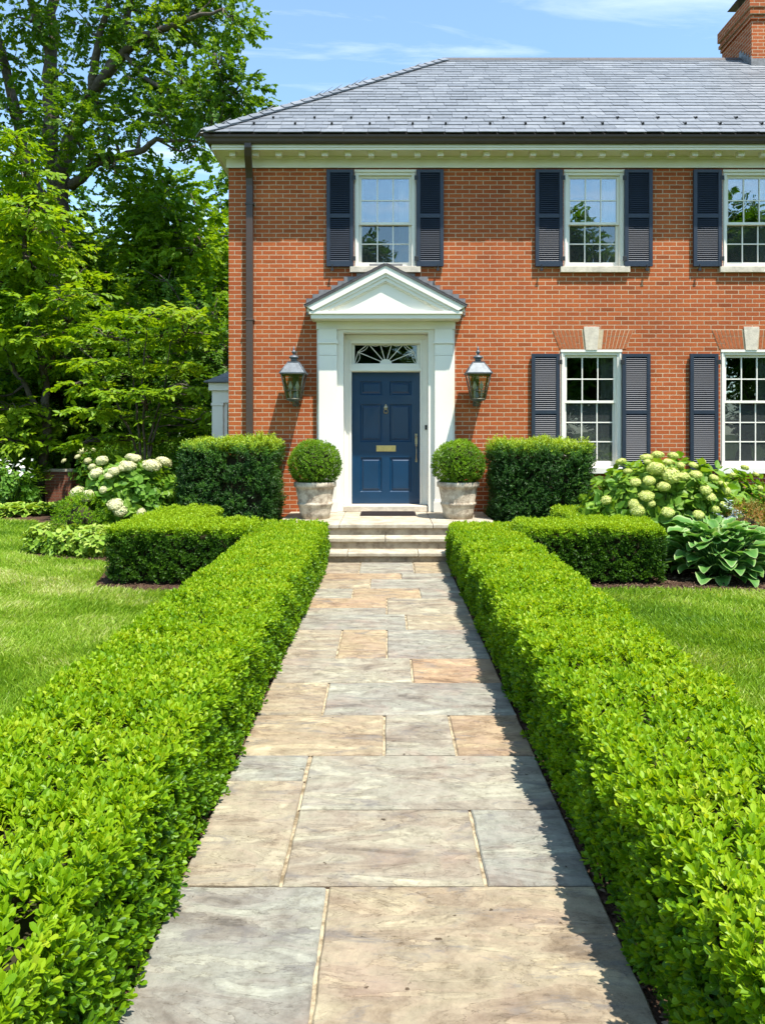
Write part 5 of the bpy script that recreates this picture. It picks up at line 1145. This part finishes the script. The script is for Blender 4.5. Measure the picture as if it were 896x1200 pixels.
# bright layered tree at the photo's left edge
b0 = at(49, 580, 17.6); b0[2] = 0
lm = [([b0, at(50, 545, 17.6), at(55, 500, 17.6), at(52, 440, 17.6), at(40, 360, 17.6), at(30, 270, 17.7), at(25, 200, 17.8)], [.13, .11, .10, .09, .07, .05, .02]), ([at(55, 500, 17.6), at(30, 450, 17.3), at(-10, 390, 17), at(-40, 330, 17)], [.07, .06, .04, .02]), ([at(52, 440, 17.6), at(75, 390, 17.2), at(95, 350, 17)], [.05, .035, .015])]
cl = []
for px, py, w_ in [(10, 175, .6), (28, 200, .6), (0, 230, .8), (35, 245, .7), (8, 275, .9), (50, 265, .6), (30, 300, .9), (75, 290, .6), (0, 330, 1.0), (55, 330, .8), (90, 318, .5), (25, 355, .9), (70, 350, .6), (105, 345, .35), (0, 400, 1.0), (45, 395, .7), (80, 375, .5), (15, 440, .9), (60, 430, .6), (85, 425, .4), (0, 480, .9), (35, 480, .6), (65, 492, .5), (45, 515, .45), (10, 515, .7), (-30, 250, 1.0), (-40, 350, 1.2), (-40, 450, 1.1), (-10, 540, .6), (20, 160, .4), (50, 225, .5), (72, 255, .35)]:
    cl.append((at(px, py, 17.3 + rb.uniform(-1.3, 1.0)), (w_ * .95, w_ * .95, w_ * .36)))
tree('dogwood_tree', 'bright yellow-green layered tree with slim grey trunk at the lawn edge', b0, lm, cl, DOGT, M['bright'], 910, .1, .95, 150, .5, drop=-.18, vz=.25)
# understorey tree with several thin stems
b1 = at(168, 600, 14.6); b1[2] = 0
lm = []
for (ax, ay), (tx, ty_) in (((164, 520), (150, 400)), ((170, 520), (172, 380)), ((174, 520), (200, 400)), ((178, 520), (190, 480)), ((160, 530), (118, 430))):
    lm.append(([b1 + [rb.uniform(-.05, .05), rb.uniform(-.05, .05), 0], at(ax, ay, 14.6), (at(ax, ay, 14.6) + at(tx, ty_, 14.4)) / 2 + [rb.uniform(-.1, .1), 0, 0], at(tx, ty_, 14.4)], [.03, .026, .02, .008]))
cl = []
for px, py, w_ in [(150, 372, .4), (175, 370, .5), (205, 365, .45), (225, 372, .4), (120, 385, .45), (100, 400, .4), (140, 400, .5), (190, 395, .5), (215, 400, .4), (238, 390, .35), (110, 425, .5), (150, 430, .4), (180, 425, .45), (210, 430, .45), (95, 450, .45), (130, 460, .5), (165, 460, .35), (200, 458, .45), (105, 480, .4), (140, 485, .5), (180, 490, .4), (215, 480, .4), (150, 510, .45), (120, 510, .4), (195, 515, .35), (232, 500, .35), (220, 455, .3), (250, 485, .3), (100, 520, .4)]:
    cl.append((at(px, py, 14.5 + rb.uniform(-.8, .9)), (w_ * 1.0, w_ * .95, w_ * .17)))
tree('understorey_tree', 'small multi-stemmed tree with tiers of light leaves before the dark woods', b1, lm, cl, DOGT, M['bright'], 920, .05, .72, 230, .45, drop=-.10, vz=.12)
# trees behind
def rear(label, px, d, h, rx, seed, mat, tint=.5, n=26, low=.2, tr=.22, r0=.7, r1=1.3, temps=MAPT, sc=1.15, per=62):
    b = at(px, 600, d); b[2] = 0; r = np.random.default_rng(seed); top = b + [r.uniform(-.6, .6), 0, h * .74]; md = (b + top) / 2 + [r.uniform(-.4, .4), r.uniform(-.3, .3), 0]
    lm = [([b, b + (md - b) * .5, md, top], [tr, tr * .9, tr * .7, .04])]
    c = b + [0, 0, h * (low + 1) / 2]; cl = clump_cloud(c, (rx, rx, h * (1 - low) / 2), n, r0, r1, seed + 1, .55, .5)
    return tree('background_tree', label, b, lm, cl, temps, mat, seed + 2, tr, sc, per, tint, 'trees behind the garden')
rear('medium green tree with rounded top just left of the house wall', 232, 22.5, 10.8, 2.3, 1000, M['bright'], .30, 34, .18, .2)
rear('dark slender tree close beside the house eaves', 262, 26, 11.2, 2.0, 1010, M['dark'], .5, 28, .15)
rear('dense dark tree filling the woods below the old shade tree', 150, 25, 10.2, 2.7, 1020, M['bright'], .22, 40, .12)
rear('dark tree directly behind the old shade tree trunk', 95, 27, 9.0, 2.8, 1030, M['maple'], .5, 38, .12)
rear('dark tree behind the bright layered tree', 20, 25, 10.5, 3.2, 1040, M['dark'], .5, 42, .1)
rear('dark tree at the far side of the bright layered tree', -70, 23, 11, 3.4, 1050, M['dark'], .55, 42, .08)
rear('low spreading dark tree behind the multi-stemmed tree', 195, 19.5, 6.2, 2.2, 1060, M['dark'], .5, 30, .06, .14, temps=FINET, sc=1.5, per=80)
rear('low dark tree beside the sunroom bay', 242, 18.5, 5.2, 1.2, 1065, M['dark'], .55, 18, .05, .12, .45, .8, temps=FINET, sc=1.4, per=90)
rear('low dark tree above the brick garden wall', 100, 20.5, 5.6, 2.0, 1070, M['dark'], .5, 26, .1, .14)
rear('low dark tree in the shade at the photo border', 5, 20, 4.6, 2.4, 1080, M['dark'], .4, 26, .05, .14)
# far wood that closes the view below the crowns
mb = MB(); rng = np.random.default_rng(77); n = 5200
P = np.stack([rng.uniform(-52, 6, n), rng.uniform(36, 48, n), 9.5 * rng.random(n) ** .8], 1); P[:, 2] *= 1 + .25 * lumps(P * [1, 1, 0], .35, 4)
scatter(mb, MAPT, P, rng.normal(size=(n, 3)) + [0, -.3, -.1], rng.uniform(2.0, 3.4, n), rng, .35 + .15 * lumps(P, .4, 5), roll='up')
tag(obj('woods', mb, M['dark']), 'dense dark wood closing the view behind the garden trees', 'woods', kind='stuff')
for k, (px, d, rx, h) in enumerate(((150, 16.8, .6, 1.2), (185, 16.0, .9, 1.2), (225, 15.0, .8, 1.1), (250, 13.9, .45, .9), (-8, 16.9, 1.0, 1.0))):
    p = at(px, 600, d); mound('understorey_shrub', ['dark leafy shrub right of the low garden wall', 'dark shrub behind the cream hydrangea', 'dark shrub behind the tall hedge block', 'small dark shrub in the corner of the sunroom bay', 'dark leafy shrub behind the white perennials'][k], 'shrub', (p[0], d, h * .5), (rx, .55, h * .55), 700, FINET, M['dark'], 1100 + k, .8, .55, 'shade shrubs under the trees', .18, roll='up')
# street trees behind the viewer, mirrored in the window glass
def street(label, x, y, h, rx, seed):
    b = np.array([x, y, 0.0]); c = b + [0, 0, h * .53]
    return tree('street_tree', label, b, [([b, b + [0.1, 0, h * .3], b + [0, .1, h * .8]], [.3, .24, .05])], clump_cloud(c, (rx, rx, h * .47), 46, 1.0, 1.7, seed, .75, .3), MAPT, M['dark'], seed + 1, .3, 1.15, 95, .4, 'street trees reflected in the windows')
street('street tree reflected at the lower left of the upper window above the door', -2.1, -17, 13.4, 2.6, 1200)
street('street tree reflected at the left of the middle upper window', 9.2, -17, 15.4, 3.2, 1210)
street('dark street tree reflected in the lower window', 14.0, -19, 9.0, 3.6, 1220)
street('tall street tree reflected in the right-most upper window', 20.0, -18, 16.0, 4.6, 1230)
street('street tree reflected behind the glass of the right lower window', 25.5, -21, 10.0, 4.0, 1240)
